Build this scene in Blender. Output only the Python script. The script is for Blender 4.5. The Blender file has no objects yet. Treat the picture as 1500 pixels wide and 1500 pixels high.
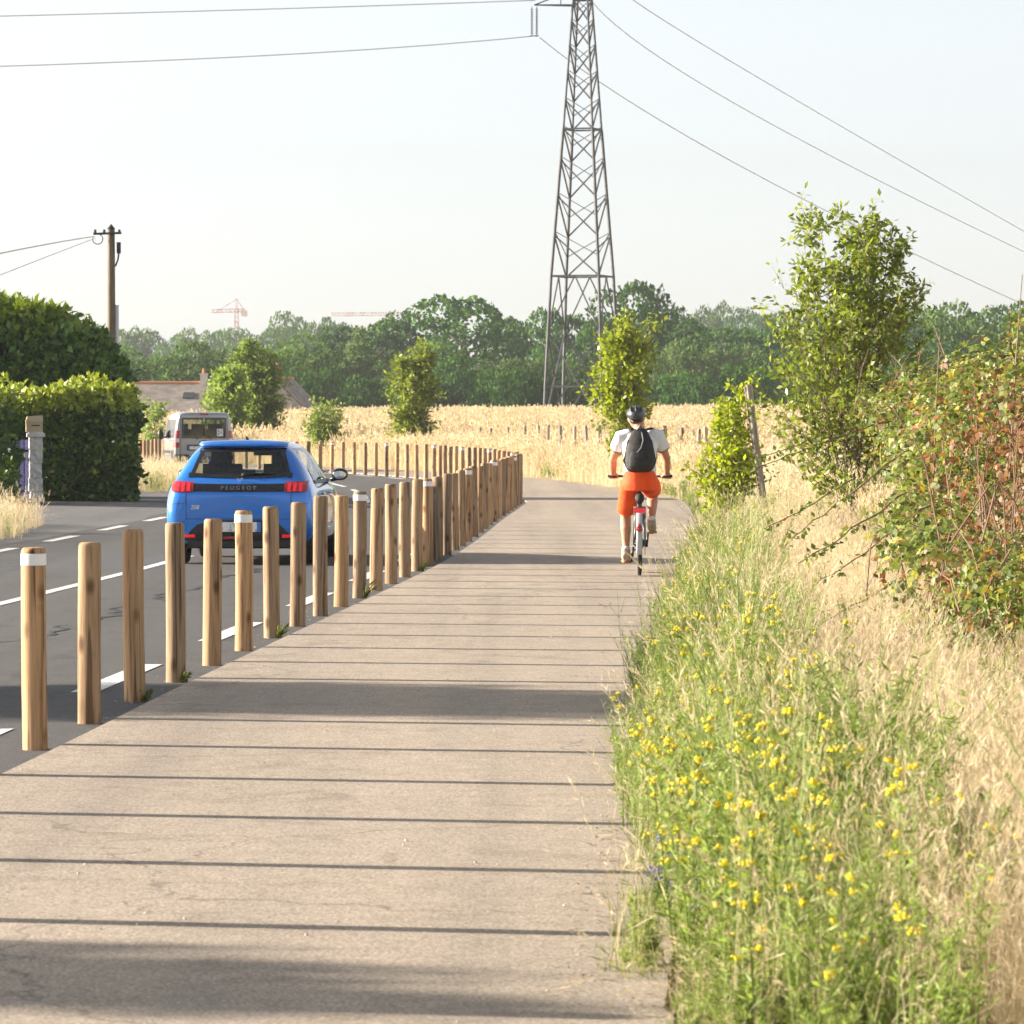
import bpy, bmesh, math, random
import numpy as np
from mathutils import Vector, Matrix, Euler
from mathutils.bvhtree import BVHTree

R = math.radians
sc = bpy.context.scene
col = sc.collection

# ------------------------------------------------------------------ camera
CAM_H = 1.64            # eye height (m)
FPX, HORIZON = 6300.0, 618.0   # focal length and horizon row of the 1500 px photograph
cam_d = bpy.data.cameras.new('camera')
cam = bpy.data.objects.new('camera', cam_d)
col.objects.link(cam)
sc.camera = cam
cam_d.sensor_width = 36.0
cam_d.lens = 36.0 * FPX / 1500.0
cam_d.clip_start, cam_d.clip_end = 0.5, 6000
cam.location = (0, 0, CAM_H)
cam.rotation_euler = (R(90) - math.atan((750 - HORIZON) / FPX), 0, 0)
cam_d.dof.use_dof = True
cam_d.dof.focus_distance = 36.0
cam_d.dof.aperture_fstop = 15.0

# ------------------------------------------------------------------ sky, sun, exposure
SUN_EL, SUN_AZ = R(16.5), R(-79)      # azimuth from +Y towards +X: the sun stands left, a little ahead
world = bpy.data.worlds.new('World')
sc.world = world
world.use_nodes = True
wn, wl = world.node_tree.nodes, world.node_tree.links
sky = wn.new('ShaderNodeTexSky')
sky.sky_type = 'NISHITA'
sky.sun_disc = False
sky.sun_elevation = SUN_EL
sky.sun_rotation = SUN_AZ
sky.air_density, sky.dust_density, sky.ozone_density = 0.70, 1.25, 0.8
sky.altitude = 50
haze_grey = wn.new('ShaderNodeHueSaturation')      # summer haze: the whole dome is nearly colourless
haze_grey.inputs['Saturation'].default_value = 0.30
wl.new(sky.outputs[0], haze_grey.inputs['Color'])
wl.new(haze_grey.outputs[0], wn['Background'].inputs[0])
wn['Background'].inputs[1].default_value = 0.070
sun_d = bpy.data.lights.new('sun', 'SUN')
sun_d.energy, sun_d.angle, sun_d.color = 5.0, R(0.55), (1.0, 0.885, 0.74)
sun = bpy.data.objects.new('sun', sun_d)
col.objects.link(sun)
sdir = Vector((math.sin(SUN_AZ) * math.cos(SUN_EL), math.cos(SUN_AZ) * math.cos(SUN_EL), math.sin(SUN_EL)))
sun.rotation_euler = sdir.to_track_quat('Z', 'Y').to_euler()
sun.location = (-40, 20, 30)
vs = sc.view_settings
vs.view_transform, vs.look, vs.gamma, vs.use_curve_mapping = 'Standard', 'None', 1.0, False
vs.exposure = 1.76
cy = sc.cycles
cy.max_bounces, cy.diffuse_bounces, cy.glossy_bounces = 5, 2, 2
cy.transmission_bounces, cy.transparent_max_bounces, cy.volume_bounces = 3, 12, 0
cy.adaptive_threshold = 0.02
cy.use_denoising = True
cy.denoiser = 'OPENIMAGEDENOISE'
cy.denoising_input_passes = 'RGB_ALBEDO_NORMAL'
cy.denoising_prefilter = 'ACCURATE'

# ------------------------------------------------------------------ helpers
def P(px, py, Y):
    """world point at depth Y that the photograph shows at pixel (px, py)"""
    return Vector(((px - 750) / FPX * Y, Y, CAM_H + (HORIZON - py) / FPX * Y))

def tag(o, label=None, cat=None, group=None, kind=None):
    for k, v in (('label', label), ('category', cat), ('group', group), ('kind', kind)):
        if v: o[k] = v
    return o

def empty(name, loc=(0, 0, 0), rz=0, label=None, cat=None, group=None):
    o = bpy.data.objects.new(name, None)
    o.empty_display_size = 0.2
    o.location = loc; o.rotation_euler = (0, 0, rz)
    col.objects.link(o)
    return tag(o, label, cat, group)

def link(name, me, parent=None, mats=()):
    o = bpy.data.objects.new(name, me)
    for m in mats: me.materials.append(m)
    col.objects.link(o)
    if parent: o.parent = parent
    return o

def copy_tree(o, parent=None):
    c = o.copy(); col.objects.link(c); c.parent = parent
    for ch in list(o.children): copy_tree(ch, c)
    return c

class MB:
    def __init__(s): s.v, s.f, s.m, s.t = [], [], [], []
    def add(s, vs_, fs, mi=0, tint=0.5):
        n = len(s.v); s.v += [tuple(p) for p in vs_]
        for f in fs: s.f.append(tuple(i + n for i in f)); s.m.append(mi); s.t.append(tint)
    def box(s, c, d, mi=0, M=None):
        x, y, z = (k / 2 for k in d); c = Vector(c)
        pts = [Vector(q) for q in ((-x,-y,-z),(x,-y,-z),(x,y,-z),(-x,y,-z),(-x,-y,z),(x,-y,z),(x,y,z),(-x,y,z))]
        s.add([(M @ q if M else q) + c for q in pts], ((0,3,2,1),(4,5,6,7),(0,1,5,4),(1,2,6,5),(2,3,7,6),(3,0,4,7)), mi)
    def tube(s, pts, rad, n=6, mi=0, cap=True, tint=0.5, flat=None):
        """round tube along pts; flat=(axis vector, ratio) squashes it to an ellipse"""
        pts = [Vector(p) for p in pts]
        if not hasattr(rad, '__len__'): rad = [rad] * len(pts)
        vs_, fs = [], []
        prev = None
        for i, p in enumerate(pts):
            d = (pts[min(i + 1, len(pts) - 1)] - pts[max(i - 1, 0)])
            d = d.normalized() if d.length > 1e-9 else Vector((0, 0, 1))
            if prev is None:
                a = Vector((1, 0, 0)) if abs(d.x) < 0.9 else Vector((0, 1, 0))
                a = (a - d * a.dot(d)).normalized()
            else:
                a = (prev - d * prev.dot(d)).normalized()
            prev = a
            b = d.cross(a)
            r = rad[i]
            ra, rb = (r, r) if not hasattr(r, '__len__') else r
            for k in range(n):
                t = 2 * math.pi * k / n
                vs_.append(p + a * (ra * math.cos(t)) + b * (rb * math.sin(t)))
        for i in range(len(pts) - 1):
            for k in range(n):
                k2 = (k + 1) % n
                fs.append((i * n + k, i * n + k2, (i + 1) * n + k2, (i + 1) * n + k))
        if cap:
            fs.append(tuple(reversed(range(n))))
            fs.append(tuple((len(pts) - 1) * n + k for k in range(n)))
        s.add(vs_, fs, mi, tint)
    def bar(s, a, b, w, h=None, mi=0):
        a, b = Vector(a), Vector(b); h = h or w
        d = (b - a); L = d.length
        M = d.to_track_quat('Z', 'Y').to_matrix()
        s.box((a + b) / 2, (w, h, L), mi, M)
    def leaf(s, p, d, side, L, W, mi=0, tint=0.5, fold=0.15):
        p, d, side = Vector(p), Vector(d).normalized(), Vector(side)
        side = (side - d * side.dot(d)).normalized()
        nn = d.cross(side)
        m = p + d * (L * 0.45) 
        s.add((p, m + side * (W / 2) + nn * (W * fold), p + d * L, m - side * (W / 2) + nn * (W * fold)), ((0, 1, 2, 3),), mi, tint)
    def ball(s, c, r, nu=10, nv=7, mi=0):
        c = Vector(c); r = r if hasattr(r, '__len__') else (r, r, r)
        vs_ = [c + Vector((0, 0, -r[2]))]
        for j in range(1, nv):
            ph = -math.pi / 2 + math.pi * j / nv
            for i in range(nu):
                th = 2 * math.pi * i / nu
                vs_.append(c + Vector((r[0] * math.cos(ph) * math.cos(th), r[1] * math.cos(ph) * math.sin(th), r[2] * math.sin(ph))))
        vs_.append(c + Vector((0, 0, r[2])))
        fs = [(0, 1 + (i + 1) % nu, 1 + i) for i in range(nu)]
        for j in range(nv - 2):
            for i in range(nu):
                a = 1 + j * nu
                fs.append((a + i, a + (i + 1) % nu, a + nu + (i + 1) % nu, a + nu + i))
        a = 1 + (nv - 2) * nu
        fs += [(a + i, a + (i + 1) % nu, len(vs_) - 1) for i in range(nu)]
        s.add(vs_, fs, mi)
    def mesh(s, name, mats=(), smooth=False):
        me = bpy.data.meshes.new(name)
        me.from_pydata(s.v, [], s.f)
        for m in mats: me.materials.append(m)
        me.polygons.foreach_set('material_index', s.m)
        if smooth: me.polygons.foreach_set('use_smooth', [True] * len(s.f))
        a = me.attributes.new('tint', 'FLOAT', 'FACE'); a.data.foreach_set('value', s.t)
        me.update()
        return me
    def build(s, name, mats, parent=None, smooth=False):
        if not isinstance(mats, (list, tuple)): mats = [mats]
        return link(name, s.mesh(name, mats, smooth), parent)

def quads(name, V, tint, mat):
    """fast mesh of n separate quads; V is (n,4,3)"""
    n = len(V)
    me = bpy.data.meshes.new(name)
    me.vertices.add(n * 4); me.vertices.foreach_set('co', V.astype(np.float32).ravel())
    me.loops.add(n * 4); me.loops.foreach_set('vertex_index', np.arange(n * 4, dtype=np.int32))
    me.polygons.add(n); me.polygons.foreach_set('loop_start', np.arange(0, n * 4, 4, dtype=np.int32))
    me.update(calc_edges=True)
    a = me.attributes.new('tint', 'FLOAT', 'FACE'); a.data.foreach_set('value', np.asarray(tint, dtype=np.float32))
    me.materials.append(mat)
    return me

def unit(a): return a / (np.linalg.norm(a, axis=-1, keepdims=True) + 1e-9)

def leaf_quads(Pt, D, S, L, W, fold=0.12):
    D = unit(D); S = unit(S - D * (S * D).sum(-1, keepdims=True)); N = np.cross(D, S)
    L = np.asarray(L)[:, None]; W = np.asarray(W)[:, None]
    mid = Pt + D * L * 0.45 + N * W * fold
    return np.stack([Pt, mid + S * W / 2, Pt + D * L, mid - S * W / 2], 1)

def baked(ob):
    """apply an object's modifiers and return the object with a plain mesh"""
    bpy.context.view_layer.update()
    dg = bpy.context.evaluated_depsgraph_get()
    me = bpy.data.meshes.new_from_object(ob.evaluated_get(dg))
    ob.modifiers.clear()
    old = ob.data; ob.data = me
    bpy.data.meshes.remove(old)
    return ob

def smoothstep(a, b, x):
    t = np.clip((x - a) / (b - a), 0, 1)
    return t * t * (3 - 2 * t)

# ------------------------------------------------------------------ materials
def nodes_of(name):
    m = bpy.data.materials.new(name); m.use_nodes = True
    return m, m.node_tree.nodes, m.node_tree.links, m.node_tree.nodes['Principled BSDF']

def plain(name, c, rough=0.6, metal=0.0, spec=0.5, coat=0.0, emit=None):
    m, n, l, b = nodes_of(name)
    b.inputs['Base Color'].default_value = (*c, 1)
    b.inputs['Roughness'].default_value = rough
    b.inputs['Metallic'].default_value = metal
    b.inputs['Specular IOR Level'].default_value = spec
    b.inputs['Coat Weight'].default_value = coat
    b.inputs['Coat Roughness'].default_value = 0.03
    if emit:
        b.inputs['Emission Color'].default_value = (*emit[0], 1); b.inputs['Emission Strength'].default_value = emit[1]
    return m

def ramp(n, stops):
    r = n.new('ShaderNodeValToRGB')
    e = r.color_ramp.elements
    while len(e) < len(stops): e.new(0.5)
    for el, (p, c) in zip(e, stops): el.position = p; el.color = (*c, 1) if len(c) == 3 else c
    return r

def noise(n, l, vec, scale, detail=4, rough=0.6, dist=0.0):
    t = n.new('ShaderNodeTexNoise')
    t.inputs['Scale'].default_value = scale; t.inputs['Detail'].default_value = detail
    t.inputs['Roughness'].default_value = rough; t.inputs['Distortion'].default_value = dist
    if vec is not None: l.new(vec, t.inputs['Vector'])
    return t

def mix(n, l, a, b, fac, mode='MIX'):
    x = n.new('ShaderNodeMix'); x.data_type = 'RGBA'; x.blend_type = mode
    for s_, v in ((0, fac), (6, a), (7, b)):
        if hasattr(v, 'is_linked') or hasattr(v, 'links'): l.new(v, x.inputs[s_])
        else: x.inputs[s_].default_value = v if s_ == 0 else (*v, 1)
    return x.outputs[2]

def mapping(n, l, src, scale=(1, 1, 1), add_rand=False):
    mp = n.new('ShaderNodeMapping'); mp.inputs['Scale'].default_value = scale
    l.new(src, mp.inputs['Vector'])
    if add_rand:
        oi = n.new('ShaderNodeObjectInfo'); mu = n.new('ShaderNodeMath'); mu.operation = 'MULTIPLY'; mu.inputs[1].default_value = 57.0
        l.new(oi.outputs['Random'], mu.inputs[0])
        cx = n.new('ShaderNodeCombineXYZ'); l.new(mu.outputs[0], cx.inputs[0]); l.new(mu.outputs[0], cx.inputs[2])
        l.new(cx.outputs[0], mp.inputs['Location'])
    return mp.outputs[0]

def bump(n, l, b, height, strength=0.3, dist=0.01):
    bp = n.new('ShaderNodeBump'); bp.inputs['Strength'].default_value = strength; bp.inputs['Distance'].default_value = dist
    l.new(height, bp.inputs['Height']); l.new(bp.outputs[0], b.inputs['Normal'])

def leafmat(name, stops, trans=0.35, rough=0.55, objvar=0.25, tcol=1.25, spec=0.35):
    """foliage: colour from the per-leaf tint, some light passing through the blade"""
    m, n, l, b = nodes_of(name)
    at = n.new('ShaderNodeAttribute'); at.attribute_name = 'tint'
    r = ramp(n, stops); l.new(at.outputs['Fac'], r.inputs[0])
    oi = n.new('ShaderNodeObjectInfo')
    mr = n.new('ShaderNodeMapRange'); mr.inputs[3].default_value = 1 - objvar; mr.inputs[4].default_value = 1 + objvar
    l.new(oi.outputs['Random'], mr.inputs[0])
    hs = n.new('ShaderNodeHueSaturation'); l.new(mr.outputs[0], hs.inputs['Value']); l.new(r.outputs[0], hs.inputs['Color'])
    l.new(hs.outputs[0], b.inputs['Base Color'])
    b.inputs['Roughness'].default_value = rough; b.inputs['Specular IOR Level'].default_value = spec
    tr = n.new('ShaderNodeBsdfTranslucent')
    h2 = n.new('ShaderNodeHueSaturation'); h2.inputs['Value'].default_value = tcol; h2.inputs['Saturation'].default_value = 1.1
    l.new(hs.outputs[0], h2.inputs['Color']); l.new(h2.outputs[0], tr.inputs[0])
    mx = n.new('ShaderNodeMixShader'); mx.inputs[0].default_value = trans
    l.new(b.outputs[0], mx.inputs[1]); l.new(tr.outputs[0], mx.inputs[2])
    l.new(mx.outputs[0], n['Material Output'].inputs[0])
    return m

def asphalt(name, base, light, dark, grain=160.0, patch=0.5, tint=None, stain=None, rough=0.9):
    m, n, l, b = nodes_of(name)
    tc = n.new('ShaderNodeTexCoord'); o = tc.outputs['Object']
    g = noise(n, l, o, grain, 3, 0.7)
    g2 = n.new('ShaderNodeTexVoronoi'); g2.inputs['Scale'].default_value = grain * 0.8; l.new(o, g2.inputs['Vector'])
    r = ramp(n, [(0.30, dark), (0.5, base), (0.72, light)]); l.new(g.outputs[0], r.inputs[0])
    sp = ramp(n, [(0.0, (1.4, 1.38, 1.34)), (0.35, (1, 1, 1)), (0.8, (0.55, 0.55, 0.55))]); l.new(g2.outputs['Distance'], sp.inputs[0])
    c = mix(n, l, r.outputs[0], sp.outputs[0], 0.6, 'MULTIPLY')
    big = noise(n, l, mapping(n, l, o, (1, 0.25, 1)), patch, 5, 0.62)
    br = ramp(n, [(0.3, (0.86, 0.86, 0.87)), (0.7, (1.10, 1.09, 1.07))]); l.new(big.outputs[0], br.inputs[0])
    c = mix(n, l, c, br.outputs[0], 1.0, 'MULTIPLY')
    mid = noise(n, l, o, 7.0, 4, 0.6)
    mr_ = ramp(n, [(0.25, (0.88, 0.88, 0.88)), (0.75, (1.08, 1.08, 1.08))]); l.new(mid.outputs[0], mr_.inputs[0])
    c = mix(n, l, c, mr_.outputs[0], 1.0, 'MULTIPLY')
    if stain:
        s1 = noise(n, l, mapping(n, l, o, (3, 0.35, 1)), stain[0], 3, 0.6)
        sr = ramp(n, [(0.60, (1, 1, 1)), (0.74, stain[1])]); l.new(s1.outputs[0], sr.inputs[0])
        c = mix(n, l, c, sr.outputs[0], 1.0, 'MULTIPLY')
    # wheel-polished streaks along the way, pale dusty blotches, hairline cracks
    tk = noise(n, l, mapping(n, l, o, (1.6, 0.03, 1)), 1.0, 4, 0.6)
    tr_ = ramp(n, [(0.32, (0.84, 0.84, 0.85)), (0.5, (1, 1, 1)), (0.7, (1.10, 1.09, 1.07))]); l.new(tk.outputs[0], tr_.inputs[0])
    c = mix(n, l, c, tr_.outputs[0], 1.0, 'MULTIPLY')
    bl = noise(n, l, o, 1.7, 6, 0.7, 0.8)
    bl_ = ramp(n, [(0.34, (0.80, 0.79, 0.78)), (0.46, (1, 1, 1)), (0.68, (1.0, 1.0, 1.0)), (0.76, (1.12, 1.11, 1.09))]); l.new(bl.outputs[0], bl_.inputs[0])
    c = mix(n, l, c, bl_.outputs[0], 1.0, 'MULTIPLY')
    wv = noise(n, l, o, 2.0, 3, 0.6); va = n.new('ShaderNodeVectorMath'); va.operation = 'MULTIPLY_ADD'
    va.inputs[1].default_value = (0.5, 0.5, 0.5); l.new(wv.outputs['Color'], va.inputs[0]); l.new(o, va.inputs[2])
    ce = n.new('ShaderNodeTexVoronoi'); ce.feature = 'DISTANCE_TO_EDGE'; ce.inputs['Scale'].default_value = 0.28; l.new(va.outputs[0], ce.inputs['Vector'])
    ce_ = ramp(n, [(0.0, (0.45, 0.44, 0.43)), (0.0035, (1, 1, 1))]); l.new(ce.outputs['Distance'], ce_.inputs[0])
    c = mix(n, l, c, ce_.outputs[0], 0.75, 'MULTIPLY')
    # small dark specks: grit, seeds
    v = n.new('ShaderNodeTexVoronoi'); v.inputs['Scale'].default_value = 9.0; l.new(o, v.inputs['Vector'])
    vr = ramp(n, [(0.012, (0.35, 0.3, 0.25)), (0.03, (1, 1, 1))]); l.new(v.outputs['Distance'], vr.inputs[0])
    c = mix(n, l, c, vr.outputs[0], 0.7, 'MULTIPLY')
    l.new(c, b.inputs['Base Color'])
    b.inputs['Roughness'].default_value = rough; b.inputs['Specular IOR Level'].default_value = 0.3
    bump(n, l, b, g.outputs[0], 0.55, 0.004)
    return m

def wood(name, c_light, c_mid, c_dark, knots=True, sat=1.0):
    m, n, l, b = nodes_of(name)
    tc = n.new('ShaderNodeTexCoord')
    v = mapping(n, l, tc.outputs['Object'], (1, 1, 1), True)
    g = noise(n, l, mapping(n, l, v, (26, 26, 1.3)), 1.0, 5, 0.62, 0.6)
    r = ramp(n, [(0.33, c_dark), (0.46, c_mid), (0.66, c_light)]); l.new(g.outputs[0], r.inputs[0])
    f = noise(n, l, mapping(n, l, v, (120, 120, 4)), 1.0, 3, 0.6)
    fr = ramp(n, [(0.3, (0.8, 0.79, 0.77)), (0.7, (1.12, 1.12, 1.12))]); l.new(f.outputs[0], fr.inputs[0])
    c = mix(n, l, r.outputs[0], fr.outputs[0], 1.0, 'MULTIPLY')
    if knots:
        k = n.new('ShaderNodeTexVoronoi'); k.inputs['Scale'].default_value = 1.0
        l.new(mapping(n, l, v, (9, 9, 4.2)), k.inputs['Vector'])
        kr = ramp(n, [(0.10, (0.22, 0.15, 0.10)), (0.27, (1, 1, 1))]); l.new(k.outputs['Distance'], kr.inputs[0])
        c = mix(n, l, c, kr.outputs[0], 0.8, 'MULTIPLY')
        # drying cracks
        ck = noise(n, l, mapping(n, l, v, (34, 34, 0.8)), 1.0, 2, 0.5, 0.4)
        cr = ramp(n, [(0.36, (0.22, 0.17, 0.13)), (0.40, (1, 1, 1))]); l.new(ck.outputs[0], cr.inputs[0])
        c = mix(n, l, c, cr.outputs[0], 0.75, 'MULTIPLY')
    # every post weathers to its own shade
    oi = n.new('ShaderNodeObjectInfo')
    w = ramp(n, [(0.0, (0.66, 0.70, 0.76)), (0.4, (0.90, 0.92, 0.94)), (0.7, (1.05, 0.98, 0.90)), (1.0, (1.18, 1.10, 1.0))]); l.new(oi.outputs['Random'], w.inputs[0])
    c = mix(n, l, c, w.outputs[0], 1.0, 'MULTIPLY')
    l.new(c, b.inputs['Base Color'])
    b.inputs['Roughness'].default_value = 0.8; b.inputs['Specular IOR Level'].default_value = 0.25
    bump(n, l, b, g.outputs[0], 0.5, 0.006)
    return m

def noisy(name, stops, scale, rough=0.8, detail=5, bstr=0.0, metal=0.0, stretch=(1, 1, 1), spec=0.4):
    m, n, l, b = nodes_of(name)
    tc = n.new('ShaderNodeTexCoord')
    t = noise(n, l, mapping(n, l, tc.outputs['Object'], stretch), scale, detail, 0.65)
    r = ramp(n, stops); l.new(t.outputs[0], r.inputs[0]); l.new(r.outputs[0], b.inputs['Base Color'])
    b.inputs['Roughness'].default_value = rough; b.inputs['Metallic'].default_value = metal
    b.inputs['Specular IOR Level'].default_value = spec
    if bstr: bump(n, l, b, t.outputs[0], bstr, 0.02)
    return m

def glass(name, c, through=0.6, rough=0.02):
    m, n, l, b = nodes_of(name)
    tr = n.new('ShaderNodeBsdfTransparent'); tr.inputs[0].default_value = (*c, 1)
    gl = n.new('ShaderNodeBsdfGlossy'); gl.inputs['Roughness'].default_value = rough
    lw = n.new('ShaderNodeLayerWeight'); lw.inputs[0].default_value = 0.5      # same from either side of the pane
    pw = n.new('ShaderNodeMath'); pw.operation = 'POWER'; pw.inputs[1].default_value = 4.0; l.new(lw.outputs['Facing'], pw.inputs[0])
    fr = n.new('ShaderNodeMath'); fr.operation = 'MULTIPLY_ADD'; fr.inputs[1].default_value = 0.8; fr.inputs[2].default_value = 0.05; l.new(pw.outputs[0], fr.inputs[0])
    mx = n.new('ShaderNodeMixShader')
    l.new(fr.outputs[0], mx.inputs[0]); l.new(tr.outputs[0], mx.inputs[1]); l.new(gl.outputs[0], mx.inputs[2])
    l.new(mx.outputs[0], n['Material Output'].inputs[0])
    n.remove(b)
    return m

M = {}
M['path'] = asphalt('beige_path_surface', (0.385, 0.323, 0.260), (0.62, 0.53, 0.435), (0.17, 0.14, 0.11), 95, 0.35, stain=(0.5, (0.88, 0.87, 0.86)))
M['road'] = asphalt('dark_asphalt', (0.088, 0.087, 0.087), (0.19, 0.186, 0.18), (0.026, 0.027, 0.029), 90, 0.3, stain=(0.7, (0.7, 0.7, 0.72)))
M['drive'] = asphalt('grey_gravel_tarmac', (0.15, 0.15, 0.15), (0.27, 0.265, 0.26), (0.07, 0.07, 0.07), 60, 0.5)
M['soil'] = noisy('dry_soil_and_litter', [(0.3, (0.16, 0.115, 0.06)), (0.5, (0.30, 0.235, 0.12)), (0.7, (0.42, 0.34, 0.19))], 3.0, 0.95, 8, 0.6)
M['paint'] = noisy('worn_white_road_paint', [(0.34, (0.18, 0.18, 0.18)), (0.42, (0.52, 0.52, 0.51)), (0.55, (0.68, 0.68, 0.67)), (0.7, (0.76, 0.76, 0.75))], 14.0, 0.7, 8)
M['post'] = wood('turned_pine_post', (0.49, 0.33, 0.20), (0.38, 0.25, 0.145), (0.20, 0.125, 0.07))
M['oldpost'] = wood('grey_weathered_post', (0.50, 0.44, 0.37), (0.36, 0.31, 0.25), (0.17, 0.14, 0.11))
M['pole'] = noisy('utility_pole_wood', [(0.3, (0.08, 0.062, 0.04)), (0.5, (0.15, 0.118, 0.075)), (0.7, (0.23, 0.185, 0.12))], 3.0, 0.85, 6, 0.3, stretch=(8, 8, 0.6))
M['band'] = plain('white_reflective_band', (0.80, 0.80, 0.80), 0.35)
M['black'] = plain('black_plastic', (0.018, 0.018, 0.02), 0.45)
M['rubber'] = noisy('tyre_rubber', [(0.3, (0.012, 0.012, 0.012)), (0.7, (0.035, 0.034, 0.033))], 20, 0.85)
M['steel'] = noisy('weathered_galvanised_steel', [(0.3, (0.04, 0.042, 0.045)), (0.7, (0.085, 0.088, 0.092))], 1.2, 0.7, 4, 0, 0.1)
M['wire'] = plain('aluminium_cable', (0.55, 0.56, 0.57), 0.6, 0.0)
M['bark'] = noisy('bark', [(0.3, (0.07, 0.055, 0.04)), (0.7, (0.19, 0.16, 0.12))], 6, 0.9, 6, 0.5, stretch=(3, 3, 0.6))
M['twig'] = noisy('twig', [(0.3, (0.10, 0.075, 0.04)), (0.7, (0.21, 0.16, 0.10))], 12, 0.85)
M['cane'] = noisy('bramble_cane', [(0.3, (0.10, 0.05, 0.03)), (0.7, (0.24, 0.14, 0.08))], 10, 0.75)
# ------------------------------------------------------------------ the line of the road
CTRL = [(-8.3, -90), (-5.2, -30), (-3.55, 0), (-3.0, 10), (-2.385, 21.5), (-2.22, 25.1), (-2.03, 28.8), (-1.83, 32.5), (-1.42, 40), (-0.96, 49), (-0.61, 59), (-0.28, 71.5), (0.04, 82), (0.15, 88),
        (-0.33, 98), (-0.95, 107), (-1.52, 113), (-2.45, 122), (-5.3, 136.5), (-8.9, 150), (-14.5, 166), (-23, 184), (-40, 210), (-70, 243), (-120, 285)]
def catmull(ctrl, step=0.25):
    pts = []
    c = [np.array(p, float) for p in ctrl]
    c = [2 * c[0] - c[1]] + c + [2 * c[-1] - c[-2]]
    for i in range(1, len(c) - 2):
        n = max(2, int(np.linalg.norm(c[i + 1] - c[i]) / step))
        for k in range(n):
            t = k / n
            # centripetal-free cubic with chord-scaled tangents
            L = np.linalg.norm(c[i + 1] - c[i])
            m0 = (c[i + 1] - c[i - 1]) / (np.linalg.norm(c[i + 1] - c[i]) + np.linalg.norm(c[i] - c[i - 1])) * L
            m1 = (c[i + 2] - c[i]) / (np.linalg.norm(c[i + 2] - c[i + 1]) + np.linalg.norm(c[i + 1] - c[i])) * L
            pts.append((2*t**3-3*t**2+1)*c[i] + (t**3-2*t**2+t)*m0 + (-2*t**3+3*t**2)*c[i+1] + (t**3-t**2)*m1)
    pts.append(c[-2])
    return np.array(pts)
LINE = catmull(CTRL)
for _ in range(12):      # iron out kinks
    LINE[1:-1] = 0.25 * LINE[:-2] + 0.5 * LINE[1:-1] + 0.25 * LINE[2:]
TAN = unit(np.gradient(LINE, axis=0))
for _ in range(30):
    TAN[1:-1] = 0.25 * TAN[:-2] + 0.5 * TAN[1:-1] + 0.25 * TAN[2:]
TAN = unit(TAN)
RGT = np.stack([TAN[:, 1], -TAN[:, 0]], 1)
ARC = np.concatenate([[0], np.cumsum(np.linalg.norm(np.diff(LINE, axis=0), axis=1))])
def along(s):            # point and right-hand normal of the bollard line at arc length s
    return (np.array([np.interp(s, ARC, LINE[:, 0]), np.interp(s, ARC, LINE[:, 1])]),
            np.array([np.interp(s, ARC, RGT[:, 0]), np.interp(s, ARC, RGT[:, 1])]))
def arc_at(y): return float(np.interp(y, LINE[:, 1], ARC))
def offset_of(xy):
    """signed distance right of the bollard line, for an (n,2) array"""
    out = np.empty(len(xy))
    L4, R4 = LINE[::4], RGT[::4]
    for i in range(0, len(xy), 4000):
        q = xy[i:i + 4000]
        d2 = ((q[:, None, :] - L4[None]) ** 2).sum(-1)
        k = d2.argmin(1)
        v = q - L4[k]
        lat = (v * R4[k]).sum(1)
        out[i:i + 4000] = np.sign(lat) * np.maximum(np.abs(lat), np.sqrt(d2[np.arange(len(q)), k]) * 0.98)
    return out
ROAD_L, PATH_L, PATH_R = -6.15, 0.14, 3.33

def ground_h(xy):
    xy = np.atleast_2d(np.asarray(xy, float))
    s = offset_of(xy)
    dr, dl = s - PATH_R, ROAD_L - s
    h = np.full(len(xy), -0.06)
    bank = 0.03 + 0.10 * smoothstep(0.2, 2.6, dr)
    bank += 1.15 * smoothstep(4, 60, dr) * smoothstep(-60, -6, xy[:, 0]) + 0.0045 * np.clip(dr - 60, 0, 260)
    bank += 0.05 * np.sin(xy[:, 0] * 1.3 + xy[:, 1] * 0.37) * smoothstep(0.5, 3, dr)
    h = np.where(dr > -0.02, -0.06 + (bank + 0.06) * smoothstep(-0.02, 0.16, dr), h)
    lh = 0.12 * smoothstep(2, 12, dl) + 0.0015 * np.clip(dl - 40, 0, 300)
    h = np.where(dl > 0.0, -0.06 + (lh + 0.06) * smoothstep(0.6, 6, dl), h)
    return h

# ground: one sheet, fine near the road
xs = np.unique(np.concatenate([np.linspace(-1500, -60, 25), np.linspace(-60, -16, 23), np.arange(-16, 16.01, 0.45), np.linspace(16, 80, 30), np.linspace(80, 1500, 25)]))
ys = np.unique(np.concatenate([np.linspace(-80, 4, 15), np.arange(4, 190, 1.0), np.linspace(190, 420, 60), np.linspace(420, 1700, 25)]))
gx, gy = np.meshgrid(xs, ys)
gxy = np.stack([gx.ravel(), gy.ravel()], 1)
gz = ground_h(gxy)
nx, ny = len(xs), len(ys)
me = bpy.data.meshes.new('ground')
me.from_pydata([(float(a[0]), float(a[1]), float(z)) for a, z in zip(gxy, gz)], [],
               [(j * nx + i, j * nx + i + 1, (j + 1) * nx + i + 1, (j + 1) * nx + i) for j in range(ny - 1) for i in range(nx - 1)])
me.polygons.foreach_set('use_smooth', [True] * len(me.polygons))
tag(link('ground', me, None, [M['soil']]), kind='structure')

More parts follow.
